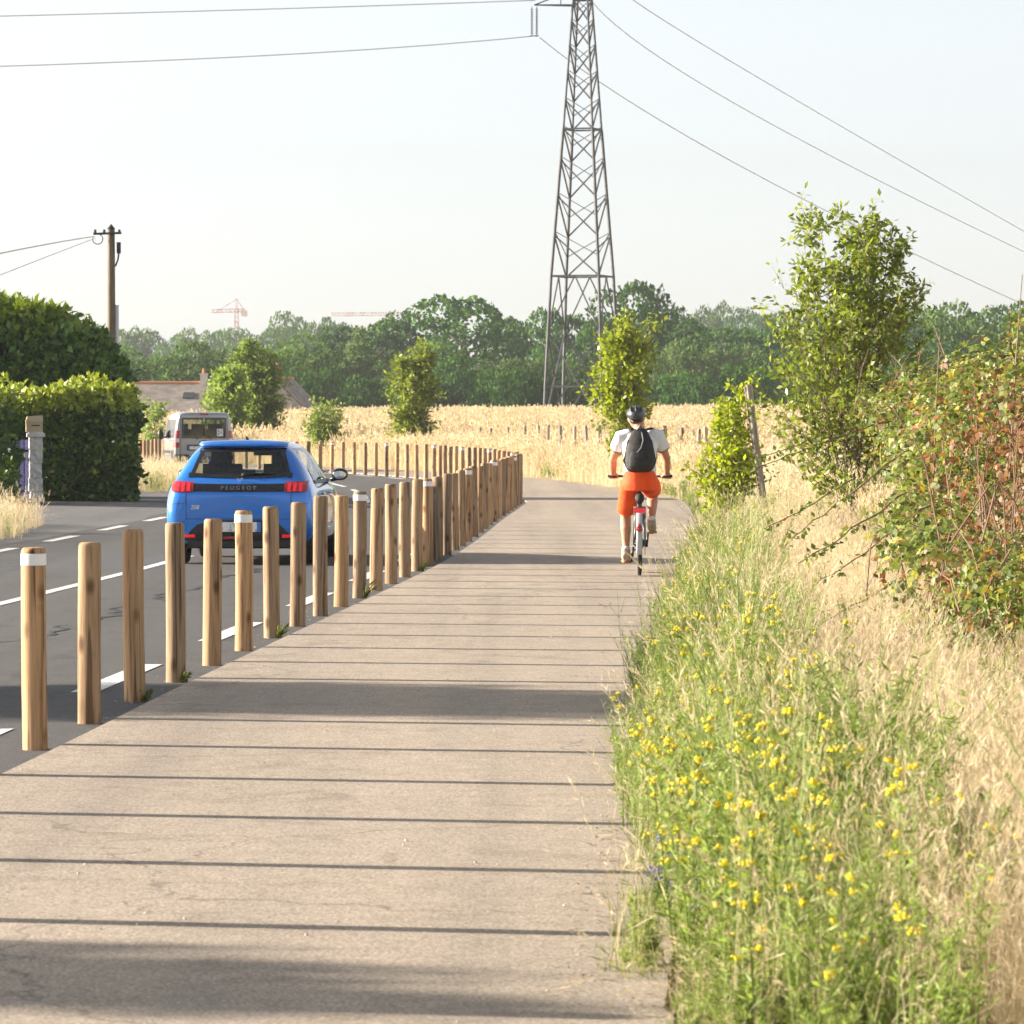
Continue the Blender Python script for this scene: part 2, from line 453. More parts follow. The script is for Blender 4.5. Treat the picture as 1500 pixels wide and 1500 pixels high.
def ribbon(name, off0, off1, z, mat, s0, s1, step=0.5, skirt=0.0, wob=0.0, z1=None):
    n = max(2, int((s1 - s0) / step) + 1)
    rnd = random.Random(5)
    vs_, fs = [], []
    for k in range(n):
        s = s0 + (s1 - s0) * k / (n - 1)
        p, r = along(s)
        w = (rnd.random() - 0.5) * wob
        row = [(off0, z)] + [(off0 + (off1 - off0) * q / 4, z) for q in (1, 2, 3)] + [(off1 + w, z if z1 is None else z1)]
        if skirt: row = [(off0 - 0.012, z - skirt)] + row + [(off1 + w + 0.02, z - skirt)]
        vs_ += [(p[0] + r[0] * o, p[1] + r[1] * o, zz) for o, zz in row]
        m = len(row)
        if k:
            a, b = (k - 1) * m, k * m
            fs += [(a + i, a + i + 1, b + i + 1, b + i) for i in range(m - 1)]
    me = bpy.data.meshes.new(name); me.from_pydata(vs_, [], fs); me.update()
    return link(name, me, None, [mat])

S_END = float(ARC[-1]) - 5
tag(ribbon('road', ROAD_L, PATH_L + 0.02, 0.0, M['road'], 2, S_END, skirt=0.05), kind='structure')
tag(ribbon('cycle_path', PATH_L, PATH_R, 0.028, M['path'], 2, S_END, step=0.22, skirt=0.08, wob=0.05), kind='structure')
# driveway apron on the far side of the road
dv = MB()
dp = [(-6.35, 56), (-6.05, 72), (-5.75, 85), (-6.4, 100), (-9.5, 101), (-14, 101), (-18, 97), (-18, 76), (-11.5, 70), (-9.0, 64), (-8.2, 58)]
rngd = random.Random(2)
dense = []
for i in range(len(dp)):
    a, b = Vector((*dp[i], 0)), Vector((*dp[(i + 1) % len(dp)], 0))
    for k in range(8): q = a.lerp(b, k / 8); dense.append((q.x + rngd.uniform(-.12, .12), q.y + rngd.uniform(-.12, .12), 0.0))
bm = bmesh.new()
f = bm.faces.new([bm.verts.new(q) for q in dense]); bmesh.ops.triangulate(bm, faces=[f])
for v in bm.verts: v.co.z = 0.0
me = bpy.data.meshes.new('driveway'); bm.to_mesh(me); bm.free()
drv = tag(link('driveway', me, None, [M['drive']]), kind='structure')
drv.location.z = 0.16
# let it slope down to the road edge
for v in me.vertices:
    s = offset_of(np.array([[v.co.x, v.co.y]]))[0]
    v.co.z = -0.166 + 0.165 * float(smoothstep(0.0, 6.5, ROAD_L - s))

# road markings: three lines of dashes (right edge, centre, left edge), each dash its own piece
def dash(s0, s1, off, w, z=0.004):
    n = max(2, int((s1 - s0) / 0.5) + 1)
    vs_, fs = [], []
    for k in range(n):
        p, r = along(s0 + (s1 - s0) * k / (n - 1))
        for o in (off - w / 2, off + w / 2): vs_.append((p[0] + r[0] * o, p[1] + r[1] * o, z))
        if k: fs.append((2 * k - 2, 2 * k - 1, 2 * k + 1, 2 * k))
    me = bpy.data.meshes.new('road_dash'); me.from_pydata(vs_, [], fs); me.update()
    o = link('road_dash', me, None, [M['paint']])
    o['kind'] = 'structure'
    return o
sb = arc_at(26.0)       # first edge dash starts at Y = 26
for k in range(-2, 22):
    dash(sb + k * 6.1, sb + k * 6.1 + 3.0, -0.42, 0.16)
sl = arc_at(59.3)
for k in range(-8, 18):
    dash(sl + k * 6.1 - .6, sl + k * 6.1 + 2.4, -5.75, 0.16)
sm = arc_at(31.0)
for k in range(-3, 6):
    dash(sm + k * 26.0, sm + k * 26.0 + 21.5, -3.12, 0.13)

# tar-filled crack wandering along the near lane
rk = random.Random(8)
M['tar'] = plain('crack_tar', (0.02, 0.02, 0.021), 0.6)
s_ = arc_at(24.0)
while s_ < arc_at(58):
    e_ = s_ + rk.uniform(1.5, 5.0)
    n_ = int((e_ - s_) / 0.12); vs_, fs = [], []
    ww = rk.uniform(0.02, 0.05)
    for k in range(n_ + 1):
        p, r = along(s_ + (e_ - s_) * k / n_)
        c_ = -1.86 + 0.10 * math.sin(s_ * .5 + k * .21) + 0.05 * math.sin(k * .9) + rk.uniform(-.02, .02)
        w_ = ww * rk.uniform(.3, 1.2) * min(1, k / 3, (n_ - k) / 3)
        for o_ in (c_ - w_, c_ + w_): vs_.append((p[0] + r[0] * o_, p[1] + r[1] * o_, 0.004))
        if k: fs.append((2 * k - 2, 2 * k - 1, 2 * k + 1, 2 * k))
    me = bpy.data.meshes.new('road_crack'); me.from_pydata(vs_, [], fs); me.update()
    tag(link('road_crack', me, None, [M['tar']]), kind='structure')
    s_ = e_ + rk.uniform(0.3, 1.6)

# ------------------------------------------------------------------ bollards
def bollard_mesh(seed):
    rnd = random.Random(seed)
    n = 22
    prof = [(-0.05, 0.0635), (0.0, 0.063), (0.3, 0.0625), (0.62, 0.0618), (0.9, 0.0612), (0.978, 0.0608), (0.992, 0.0575), (1.0, 0.048)]
    bend = rnd.uniform(-0.006, 0.006), rnd.uniform(-0.006, 0.006)
    lump = [1 + rnd.uniform(-0.025, 0.025) for _ in range(n)]
    vs_, fs = [], []
    for z, r in prof:
        t = math.sin(max(z, 0) * math.pi)
        for k in range(n):
            a = 2 * math.pi * k / n
            rr = r * (lump[k] if z < 0.98 else 1)
            vs_.append((rr * math.cos(a) + bend[0] * t, rr * math.sin(a) + bend[1] * t, z))
    for j in range(len(prof) - 1):
        for k in range(n): fs.append((j*n+k, j*n+(k+1)%n, (j+1)*n+(k+1)%n, (j+1)*n+k))
    fs.append(tuple((len(prof) - 1) * n + k for k in range(n)))
    me = bpy.data.meshes.new('wooden_bollard'); me.from_pydata(vs_, [], fs); me.materials.append(M['post'])
    for p_ in me.polygons: p_.use_smooth = len(p_.vertices) == 4
    return me
BOL = [bollard_mesh(k) for k in range(6)]
mb = MB(); n = 22
ring = []
for z, r in ((0.912, 0.0630), (0.914, 0.0645), (0.968, 0.0642), (0.970, 0.0625)):
    ring.append([(r * math.cos(2*math.pi*k/n), r * math.sin(2*math.pi*k/n), z) for k in range(n)])
for j in range(3): mb.add(ring[j] + ring[j + 1], [(k, (k + 1) % n, n + (k + 1) % n, n + k) for k in range(n)])
BAND = mb.mesh('reflective_band', [M['band']], True)

rb = random.Random(11)
# arc positions: measured spacing, 1.85 m on the straight and a little wider past it
def place_bollard(s, off, banded, label, group, lean=0.004, tall=1.0):
    p, r = along(s)
    o = bpy.data.objects.new('wooden_bollard', rb.choice(BOL)); col.objects.link(o)
    o.location = (p[0] + r[0] * off, p[1] + r[1] * off, 0.0)
    o.rotation_euler = (rb.uniform(-lean, lean), rb.uniform(-lean, lean) - 0.010, rb.uniform(0, 6.28))
    o.rotation_euler[1] = rb.uniform(-lean, lean)
    o.scale = (1, 1, tall * rb.uniform(0.985, 1.015))
    tag(o, label, 'bollard', group)
    if banded:
        b = bpy.data.objects.new('reflective_band', BAND); col.objects.link(b); b.parent = o
    return o
# index -> Y of the bollard along the straight, as measured
IDX = [-6, -5, 1, 6, 11, 16, 21, 26, 31, 32]
YS_ = [8.6, 10.4, 21.5, 30.8, 40.0, 49.0, 59.0, 70.8, 81.8, 84.0]
for i in range(-5, 33):
    y = float(np.interp(i, IDX, YS_))
    banded = (i - 1) % 5 == 0
    place_bollard(arc_at(y), 0.0, banded,
        'round wooden bollard with white band near its top, between road and straight cycle path' if banded else
        'plain round wooden bollard between the road and the straight stretch of cycle path',
        'banded bollards along the straight path' if banded else 'plain bollards along the straight path', 0.013)
s = arc_at(84.0)
k = 0
while True:
    s += 1.9; k += 1
    p, _ = along(s)
    if p[1] > 163: break
    banded = k % 5 == 4
    place_bollard(s, 0.0, banded,
        'slim wooden bollard with white band, in the row round the bend before dry grass' if banded else
        'slim plain wooden bollard in the row round the bend before the dry grass',
        'banded bollards round the bend' if banded else 'plain bollards round the bend', 0.01)
for k in range(10):
    Y = 137.5 + k * 1.75
    px = 200 + k * 5.6
    o = place_bollard(arc_at(Y), 0.0, False, 'wooden bollard in the close row behind the hedge, beside the grey van', 'bollards on the hedge side of the road', 0.01, 1.08)
    o.location = ((px - 750) / FPX * Y, Y, -0.03)

# old field fence posts behind the path
rf = random.Random(4)
def fence_post(x, y, z, h, w, lean=(0, 0), label=None):
    mb = MB(); n = 7
    pts = [(0, 0, -0.3), (0, 0, h * 0.3), (0, 0, h * 0.7), (0, 0, h - 0.03), (0, 0, h)]
    rr = [w / 2 * rf.uniform(0.92, 1.08) for _ in range(4)] + [w / 2 * 0.6]
    mb.tube(pts, rr, n)
    o = mb.build('fence_post', M['oldpost'], None, False)
    o.location = (x, y, z); o.rotation_euler = (lean[0], lean[1], 0)
    o.rotation_mode = 'XYZ'
    return tag(o, label or 'short grey weathered fence post standing in the tall dry grass', 'fence post', None if label else 'old field fence posts')
for px, Y, top, w in ((1038, 92, 623, .11), (1020, 93, 626, .10), (1003, 98, 624, .10), (976, 101, 621, .13), (881, 112, 620, .13), (862, 114, 621, .09), (841, 117, 622, .09),
                      (821, 120, 621, .11), (802, 123, 620, .08), (791, 126, 620, .09), (767, 130, 622, .09), (746, 133, 623, .09), (719, 137, 625, .09), (700, 140, 624, .09),
                      (560, 150, 626, .10), (547, 152, 626, .10), (535, 154, 625, .12), (508, 157, 626, .10)):
    Y += 7; q = P(px, top + 2, Y); zg = float(ground_h([(q.x, q.y)])[0])
    fence_post(q.x, q.y, zg, max(0.9, q.z - zg), w * 1.15, (rf.uniform(-.05, .05), rf.uniform(-.07, .07)))
q = P(1118, 622, 60.1)
zg = float(ground_h([(q.x, q.y)])[0])
fence_post(q.x + 0.06, q.y, zg, P(1103, 562, 60.1).z - zg, 0.12, (0, -0.13), 'tall grey wooden post tilting out of the leafy shrub')
# ------------------------------------------------------------------ pylon and cables
TY = 300.0
tc0 = P(853, 618, TY)
tower = empty('lattice_pylon', (tc0.x, TY, 0), 0, 'tall grey steel lattice pylon rising from the dry grass field', 'pylon')
tgz = float(ground_h([(tc0.x, TY)])[0])
LEV = [(tgz - 0.3, 3.02), (4.1, 2.90), (11.78, 2.45), (22.0, 1.50), (31.0, 0.735), (36.5, 0.52), (40.5, 0.12)]
def tow(z, k):
    d = float(np.interp(z, [a for a, _ in LEV], [b for _, b in LEV]))
    a = R(26.6 + 90 * k)
    return Vector((d * math.cos(a), d * math.sin(a), z))
for k in range(4):
    mb = MB()
    for (z0, _), (z1, _) in zip(LEV[:-1], LEV[1:]):
        mb.bar(tow(z0, k), tow(z1, k), 0.16 if z0 < 20 else 0.12)
    mb.build('leg', M['steel'], tower)
def brace(a, b, w=0.09):
    mb = MB(); mb.bar(a, b, w); return mb.build('brace', M['steel'], tower)
def panels(z0, z1, n):
    return [z0 + (z1 - z0) * (1 - (1 - i / n) ** 1.12) for i in range(n + 1)]
for k in range(4):
    for zz in (panels(11.78, 22, 4), panels(22, 31, 5), panels(31, 38.5, 5)):
        for a, b in zip(zz[:-1], zz[1:]):
            brace(tow(a, k), tow(b, k + 1)) if k % 2 else brace(tow(a, k + 1), tow(b, k))
            mid = (a + b) / 2
            brace(tow(mid, k), tow(b + (b - a) * .1, k + 1), 0.05) if k % 2 else brace(tow(mid, k + 1), tow(b + (b - a) * .1, k), 0.05)
    for z in (4.1, 11.78, 22.0, 31.0): brace(tow(z, k), tow(z, k + 1), 0.11)
    brace(tow(tgz, k), tow(7.9, k + 1).lerp(tow(7.9, k), 0.0), 0.10)
    brace(tow(tgz, k + 1), tow(7.9, k), 0.10)
    brace(tow(7.9, k), (tow(11.78, k) + tow(11.78, k + 1)) / 2, 0.08)
    brace(tow(7.9, k + 1), (tow(11.78, k) + tow(11.78, k + 1)) / 2, 0.08)
for zz, L, sx in ((30.62, 3.35, -1), (35.2, 3.3, 1), (35.4, 3.2, -1)):
    mb = MB()
    tip = Vector((sx * L, -0.2 * sx, zz + 0.05))
    for q in (0.45, -0.45):
        mb.bar((sx * 0.5, q, zz), tip, 0.09)
    mb.bar((sx * 0.4, 0, zz + 1.15), tip, 0.08)
    mb.bar((sx * L * .45, 0.2, zz), (sx * L * .45, 0, zz + 0.62), 0.06)
    mb.build('crossarm', M['steel'], tower)
    if zz < 32:
        ins = MB()
        for dx in (-0.17, 0.17):
            ins.tube([tip + Vector((dx, 0, -0.1)), tip + Vector((dx, 0, -2.15))], 0.03, 6)
            for j in range(11):
                z = tip.z - 0.3 - j * 0.165
                ins.tube([(tip.x + dx, tip.y, z + 0.03), (tip.x + dx, tip.y, z - 0.03)], [0.05, 0.13], 10)
        ins.bar(tip + Vector((-.3, 0, -2.15)), tip + Vector((.3, 0, -2.15)), 0.08)
        ins.build('insulator', M['black'], tower)
def cable(pts, r, label, sag=0.0, n=24):
    """smooth curve through three world points"""
    a, m, b = (Vector(q) for q in pts)
    mb = MB(); L = []
    for i in range(n + 1):
        t = i / n
        c = m * 2 - (a + b) / 2
        L.append(a * (1 - t) ** 2 + c * 2 * t * (1 - t) + b * t * t)
    mb.tube(L, r, 5)
    o = mb.build('overhead_cable', M['wire'], None, True)
    return tag(o, label, 'cable', 'overhead cables')
cable((P(-420, 33, 262), P(190, 20.5, 283), P(784, 2, 300)), 0.036, 'upper of two overhead cables running level from the pylon over the hedge')
cable((P(-420, 108, 262), P(300, 87, 283), P(783, 54, 300)), 0.036, 'lower overhead cable running from the pylon insulator over the hedge and pole')
cable((P(790, 56, 300), P(1205, 307, 378), P(1760, 560, 470)), 0.042, 'lowest overhead cable sloping from the pylon down behind the leafy sapling')
cable((P(862, -3, 300), P(1180, 210, 378), P(1760, 490, 470)), 0.042, 'middle overhead cable sloping down from the pylon above the leafy sapling')
cable((P(915, -8, 300), P(1204, 170, 378), P(1760, 487, 470)), 0.042, 'topmost overhead cable sloping down from the pylon above the leafy sapling')

# utility pole behind the hedge
q = P(163.5, 618, 100)
pole = empty('utility_pole', (q.x, 100, 0), 0, 'brown wooden utility pole with short crossbar standing behind the dark hedge', 'utility pole')
ptop = P(163, 337, 100).z
mb = MB(); mb.tube([(0, 0, -.3), (0.0, 0, ptop * .5), (0, 0, ptop), (0, 0, ptop + 0.02)], [0.115, 0.10, 0.085, 0.08], 14); mb.build('shaft', M['pole'], pole, True)
mb = MB(); mb.tube([(0, 0, ptop + .02), (0, 0, ptop + 0.13)], [0.10, 0.01], 12); mb.build('cap', M['black'], pole)
mb = MB(); mb.bar((-0.40, -.13, ptop - 0.10), (0.25, -.13, ptop - 0.08), 0.05); mb.build('crossbar', M['black'], pole)
for dx in (-.36, -.15, .2):
    mb = MB(); mb.tube([(dx, -.13, ptop - .08), (dx, -.13, ptop + .0)], 0.032, 8); mb.build('insulator', M['black'], pole)
mb = MB(); mb.box((0.18, -.04, ptop - 0.42), (0.09, 0.12, 0.26)); mb.tube([(.18, -.04, ptop - .55), (.16, -.05, ptop - .7), (.1, -.05, ptop - .85)], 0.02, 6); mb.build('junction_box', M['black'], pole)
mb = MB(); mb.tube([(0.14, 0, 0), (0.13, 0, P(0, 447, 100).z)], 0.045, 8); mb.build('conduit', plain('grey_plastic_conduit', (.55, .56, .58), .5), pole)
mb = MB()
L = [(-.36 + .0, -.13, ptop - .06)] + [(-.30 - .12 * math.cos(t * 1.0), -.13, ptop - .22 + .12 * math.sin(t)) for t in np.linspace(2.4, 6.6, 9)]
mb.tube(L, 0.012, 5); mb.build('wire_loop', M['black'], pole)
cable((P(139, 347, 100), P(70, 358, 92), P(-60, 384, 80)), 0.014, 'thick service cable leaving the wooden utility pole over the hedge')
cable((P(141, 349, 100), P(70, 376, 90), P(-60, 427, 76)), 0.009, 'thin service cable dropping from the wooden utility pole over the hedge')

# tower cranes far beyond the trees
M['crane'] = noisy('crane_red_white', [(0.42, (0.62, 0.10, 0.07)), (0.5, (0.75, 0.6, 0.56))], 0.35, 0.6, 0)
def crane(px, py, Y, jib_l, jib_r, top, label, mast=True):
    b = P(px, py, Y)
    c = empty('tower_crane', (b.x, Y, 0), 0, label, 'crane')
    zj = b.z
    def lattice(nm, a, bb, w):
        a, bb = Vector(a), Vector(bb); mb = MB()
        d = (bb - a).normalized(); up = Vector((0, 0, 1)) if abs(d.z) < .5 else Vector((1, 0, 0)); sd = d.cross(up).normalized(); up = sd.cross(d)
        for s_, u_ in ((1, 1), (1, -1), (-1, 1), (-1, -1)): mb.bar(a + sd * s_ * w + up * u_ * w, bb + sd * s_ * w + up * u_ * w, w * .35)
        n = max(2, int((bb - a).length / (w * 2.6)))
        for i in range(n):
            p0, p1 = a.lerp(bb, i / n), a.lerp(bb, (i + 1) / n)
            mb.bar(p0 + sd * w + up * w, p1 + sd * w - up * w, w * .28); mb.bar(p0 - sd * w - up * w, p1 - sd * w + up * w, w * .28)
        return mb.build(nm, M['crane'], c)
    if mast: lattice('mast', (0, 0, 0), (0, 0, zj), 0.55)
    lattice('jib', (0, 0, zj), (-jib_l, 0, zj - .2), 0.5)
    lattice('counter_jib', (0, 0, zj), (jib_r, 0, zj), 0.45)
    if top:
        lattice('apex', (0, 0, zj), (0, 0, zj + top), 0.3)
        mb = MB(); mb.bar((0, 0, zj + top), (-jib_l * .7, 0, zj), .16); mb.bar((0, 0, zj + top), (jib_r * .9, 0, zj), .16); mb.build('tie_rod', M['crane'], c)
    mb = MB(); mb.box((jib_r * .88, 0, zj - .9), (1.9, 1.2, 1.8)); mb.build('counterweight', M['crane'], c)
    return c
crane(347, 455, 1350, 8.0, 2.7, 3.6, 'distant red and white tower crane with apex and tie rods above the wood')
crane(598, 460, 1400, 25.0, 3.0, 0, 'distant crane with long flat jib just clearing the wood')

# ------------------------------------------------------------------ stone cottages beyond the bend
M['roof'] = noisy('old_slate_roof', [(0.3, (0.15, 0.125, 0.11)), (0.5, (0.24, 0.205, 0.18)), (0.7, (0.33, 0.29, 0.25))], 1.6, 0.9, 7, 0.5, stretch=(1, 1, 2))
M['ridge'] = plain('terracotta_ridge', (0.46, 0.20, 0.11), 0.85)
M['rubble'] = noisy('rubble_stone_wall', [(0.3, (0.20, 0.18, 0.16)), (0.5, (0.33, 0.30, 0.27)), (0.7, (0.44, 0.41, 0.37))], 2.2, 0.95, 6, 0.8)
M['render'] = noisy('lime_render', [(0.3, (0.50, 0.47, 0.42)), (0.7, (0.66, 0.62, 0.55))], 0.8, 0.95, 5)
M['brick'] = noisy('chimney_brick', [(0.3, (0.32, 0.12, 0.06)), (0.7, (0.50, 0.22, 0.11))], 3, 0.9)
def cottage(loc, L, W, eave, ridge, rz, wallm, label, chim=(), skylight=False):
    h = empty('stone_cottage', loc, rz, label, 'house')
    z0 = -0.6
    wl_ = MB()
    A = [(-L/2, -W/2), (L/2, -W/2), (L/2, W/2), (-L/2, W/2)]
    wl_.add([(x, y, z0) for x, y in A] + [(x, y, eave) for x, y in A] + [(-L/2, 0, ridge - .05), (L/2, 0, ridge - .05)],
            ((0, 1, 5, 4), (2, 3, 7, 6), (1, 2, 6, 9, 5), (3, 0, 4, 8, 7)))
    wl_.build('wall', wallm, h)
    for sy in (-1, 1):
        rf_ = MB(); o = 0.22
        dx = L / 2 + 0.06
        ez = eave - 0.12
        a = [(-dx, sy * (W/2 + o), ez), (dx, sy * (W/2 + o), ez), (dx, 0, ridge + .06), (-dx, 0, ridge + .06)]
        b = [(x, y, z + 0.09) for x, y, z in a]
        rf_.add(a + b, ((0, 1, 2, 3), (4, 5, 6, 7), (0, 1, 5, 4), (1, 2, 6, 5), (2, 3, 7, 6), (3, 0, 4, 7)))
        rp = rf_.build('roof_slope', M['roof'], h)
        if skylight and sy == -1:
            sk = MB(); t = 0.45
            c = Vector((L * skylight, -W/2 * t, eave + (ridge - eave) * (1 - t) + 0.16))
            sl = Matrix.Rotation(math.atan2(ridge - eave, W / 2), 3, 'X')
            sk.box(c, (0.75, 0.7, 0.1), 0, sl); sk.build('skylight', plain('skylight_glass', (.05, .06, .07), .1), rp)
    mb = MB(); mb.tube([(-L/2 - .06, 0, ridge + .14), (L/2 + .06, 0, ridge + .14)], 0.13, 8); mb.build('ridge_tiles', M['ridge'], h)
    for cx, hh, w, m_ in chim:
        mb = MB(); mb.box((cx, 0, ridge + hh / 2 - .3), (w, w * 1.2, hh + .6)); mb.box((cx, 0, ridge + hh), (w * 1.2, w * 1.4, .12)); ch = mb.build('chimney', m_, h)
        mb = MB(); mb.tube([(cx, 0, ridge + hh + .05), (cx, 0, ridge + hh + .4)], [.12, .1], 8); mb.build('chimney_pot', M['brick'], ch)
    return h
q = P(255, 618, 300); zg = float(ground_h([(q.x, q.y)])[0])
def zof(py, Y): return CAM_H + (HORIZON - py) / FPX * Y
h1 = cottage((q.x, 300, 0), 9.4, 6.0, zof(606, 297), zof(564, 300), R(-4), M['render'], 'long low cottage with mossy slate roof and terracotta ridge behind the van', [(2.1, .75, .45, M['render'])], skylight=0.13)
for wx in (-3.2, -1.2, 1.0, 3.0):
    mb = MB(); mb.box((wx, -3.02, zof(612, 297) - .45), (0.8, .08, 0.9)); wd = mb.build('window', plain('window_frame_white', (.7, .7, .68), .5), h1)
    mb = MB(); mb.box((wx, -3.07, zof(612, 297) - .45), (0.62, .03, 0.74)); mb.build('pane', plain('dark_pane', (.03, .035, .04), .08), wd)
q = P(420, 618, 292)
cottage((q.x - .2, 293, 0), 4.4, 4.6, zof(607, 292), zof(560, 292) + .15, R(78), M['rubble'], 'stone gable end with brick chimney half hidden by the pale green tree', [(-1.9, .75, .4, M['brick'])])

# ------------------------------------------------------------------ gate pillar, letter box, gate
M['stone'] = noisy('white_quarry_stone', [(0.3, (0.55, 0.53, 0.50)), (0.5, (0.74, 0.72, 0.69)), (0.7, (0.82, 0.80, 0.77))], 9, 0.9, 6, 0.8)
q = P(52.5, 738, 86)
gp0 = Vector((q.x, 86, 0.05))
pil = empty('gate_pillar', gp0, R(8), 'white rough stone gate pillar with flat cap in front of the hedge', 'pillar')
rp_ = random.Random(3)
zz = -0.1
hts = [0.30, 0.27, 0.29, 0.27, 0.26]
for hh in hts:
    bm = bmesh.new(); bmesh.ops.create_cube(bm, size=1)
    bmesh.ops.subdivide_edges(bm, edges=bm.edges[:], cuts=3, use_grid_fill=True)
    w = 0.26 + rp_.uniform(-.02, .02)
    for v in bm.verts:
        v.co = Vector((v.co.x * w, v.co.y * 0.28, v.co.z * (hh - 0.014)))
        v.co += Vector((rp_.uniform(-1, 1), rp_.uniform(-1, 1), rp_.uniform(-.4, .4))) * 0.012
    me = bpy.data.meshes.new('stone_block'); bm.to_mesh(me); bm.free()
    o = link('stone_block', me, pil, [M['stone']]); o.location = (rp_.uniform(-.012, .012), 0, zz + hh / 2)
    zz += hh
mb = MB(); mb.box((0, 0, zz * .5 - .05), (0.2, 0.22, zz + .08)); mb.build('mortar_core', M['render'], pil)
mb = MB(); mb.box((0, 0, zz + 0.035), (0.36, 0.38, 0.07)); mb.box((0, 0, zz + 0.085), (0.30, 0.32, 0.03)); mb.build('cap_stone', M['stone'], pil)
lb = empty('letter_box', gp0 + Vector((-0.03, 0, zz + 0.10)), R(8), 'beige letter box with sloping lid on top of the stone gate pillar', 'letter box')
M['beige'] = plain('beige_painted_metal', (0.60, 0.47, 0.30), 0.5)
mb = MB(); mb.box((0, 0, .10), (.33, .30, .20)); mb.build('body', M['beige'], lb)
mb = MB(); mb.add([(-.175, -.17, .20), (.175, -.17, .20), (.175, .17, .20), (-.175, .17, .20), (-.14, -.15, .31), (.165, -.15, .33), (.165, .15, .33), (-.14, .15, .31)],
                  ((0,3,2,1),(4,5,6,7),(0,1,5,4),(1,2,6,5),(2,3,7,6),(3,0,4,7))); mb.build('lid', M['beige'], lb)
mb = MB(); mb.box((0.02, -.155, .13), (.17, .012, .022)); mb.build('slot', M['black'], lb)
gate = empty('garden_gate', (gp0.x - 0.15, 86.15, 0.02), R(8), 'violet blue metal garden gate beside the white stone pillar', 'gate')
M['violet'] = plain('violet_gate_paint', (0.13, 0.13, 0.36), 0.45)
for k in range(5):
    mb = MB(); mb.box((-.045 - k * 0.10, 0.03 * k, 0.66 + .03), (0.085, 0.03, 1.15 - .01 * k)); mb.build('board', M['violet'], gate)
for z in (0.25, 0.72, 1.1):
    mb = MB(); mb.bar((0.0, 0.03, z), (-.52, 0.19, z), 0.04); mb.build('rail', M['violet'], gate)
mb = MB(); mb.box((-0.10, -.03, .98), (.03, .03, .16)); mb.build('handle', plain('gate_handle', (.5, .5, .5), .3, .8), gate)

# ------------------------------------------------------------------ foliage
G_ = lambda *s: [(p, c) for p, c in s]
M['hedge'] = leafmat('dark_hedge_leaf', [(0.0, (0.016, 0.052, 0.012)), (0.45, (0.058, 0.14, 0.024)), (0.75, (0.13, 0.235, 0.036)), (1.0, (0.22, 0.29, 0.03))], 0.2, 0.42, 0.12, spec=.45)
M['laurel'] = leafmat('hedge_leaf_painted_sun', [(0.0, (0.016, 0.048, 0.011)), (0.45, (0.056, 0.122, 0.02)), (0.7, (0.13, 0.21, 0.026)), (1.0, (0.34, 0.40, 0.05))], 0.2, 0.45, 0.1)
M['oak'] = leafmat('oak_foliage', [(0.0, (0.020, 0.058, 0.012)), (0.5, (0.055, 0.125, 0.024)), (1.0, (0.135, 0.215, 0.04))], 0.2, 0.85, 0.3, spec=.12)
M['willow'] = leafmat('willow_foliage', [(0.0, (0.06, 0.105, 0.032)), (0.5, (0.125, 0.185, 0.055)), (1.0, (0.21, 0.28, 0.085))], 0.3, 0.8, 0.2, spec=.15)
M['green'] = leafmat('mixed_tree_foliage', [(0.0, (0.035, 0.078, 0.016)), (0.5, (0.08, 0.145, 0.028)), (1.0, (0.155, 0.225, 0.042))], 0.25, 0.8, 0.3, spec=.15)
M['pale'] = leafmat('pale_tree_foliage', [(0.0, (0.09, 0.145, 0.03)), (0.5, (0.19, 0.265, 0.055)), (1.0, (0.32, 0.39, 0.10))], 0.5, 0.5, 0.1)
M['sap'] = leafmat('sapling_leaf', [(0.0, (0.085, 0.125, 0.018)), (0.5, (0.185, 0.235, 0.035)), (1.0, (0.34, 0.37, 0.07))], 0.5, 0.42, 0.1, spec=.5)
M['sapb'] = leafmat('bright_sapling_leaf', [(0.0, (0.12, 0.175, 0.016)), (0.5, (0.26, 0.315, 0.03)), (1.0, (0.42, 0.45, 0.06))], 0.5, 0.42, 0.1, spec=.5)
M['bram'] = leafmat('bramble_leaf', [(0.0, (0.045, 0.08, 0.02)), (0.40, (0.145, 0.19, 0.045)), (0.60, (0.27, 0.30, 0.075)), (0.70, (0.40, 0.35, 0.06)), (0.80, (0.27, 0.12, 0.05)), (0.9, (0.17, 0.08, 0.042)), (1.0, (0.24, 0.14, 0.08))], 0.36, 0.5, 0.0)

def rdirs(rng, n): return unit(rng.normal(size=(n, 3)))

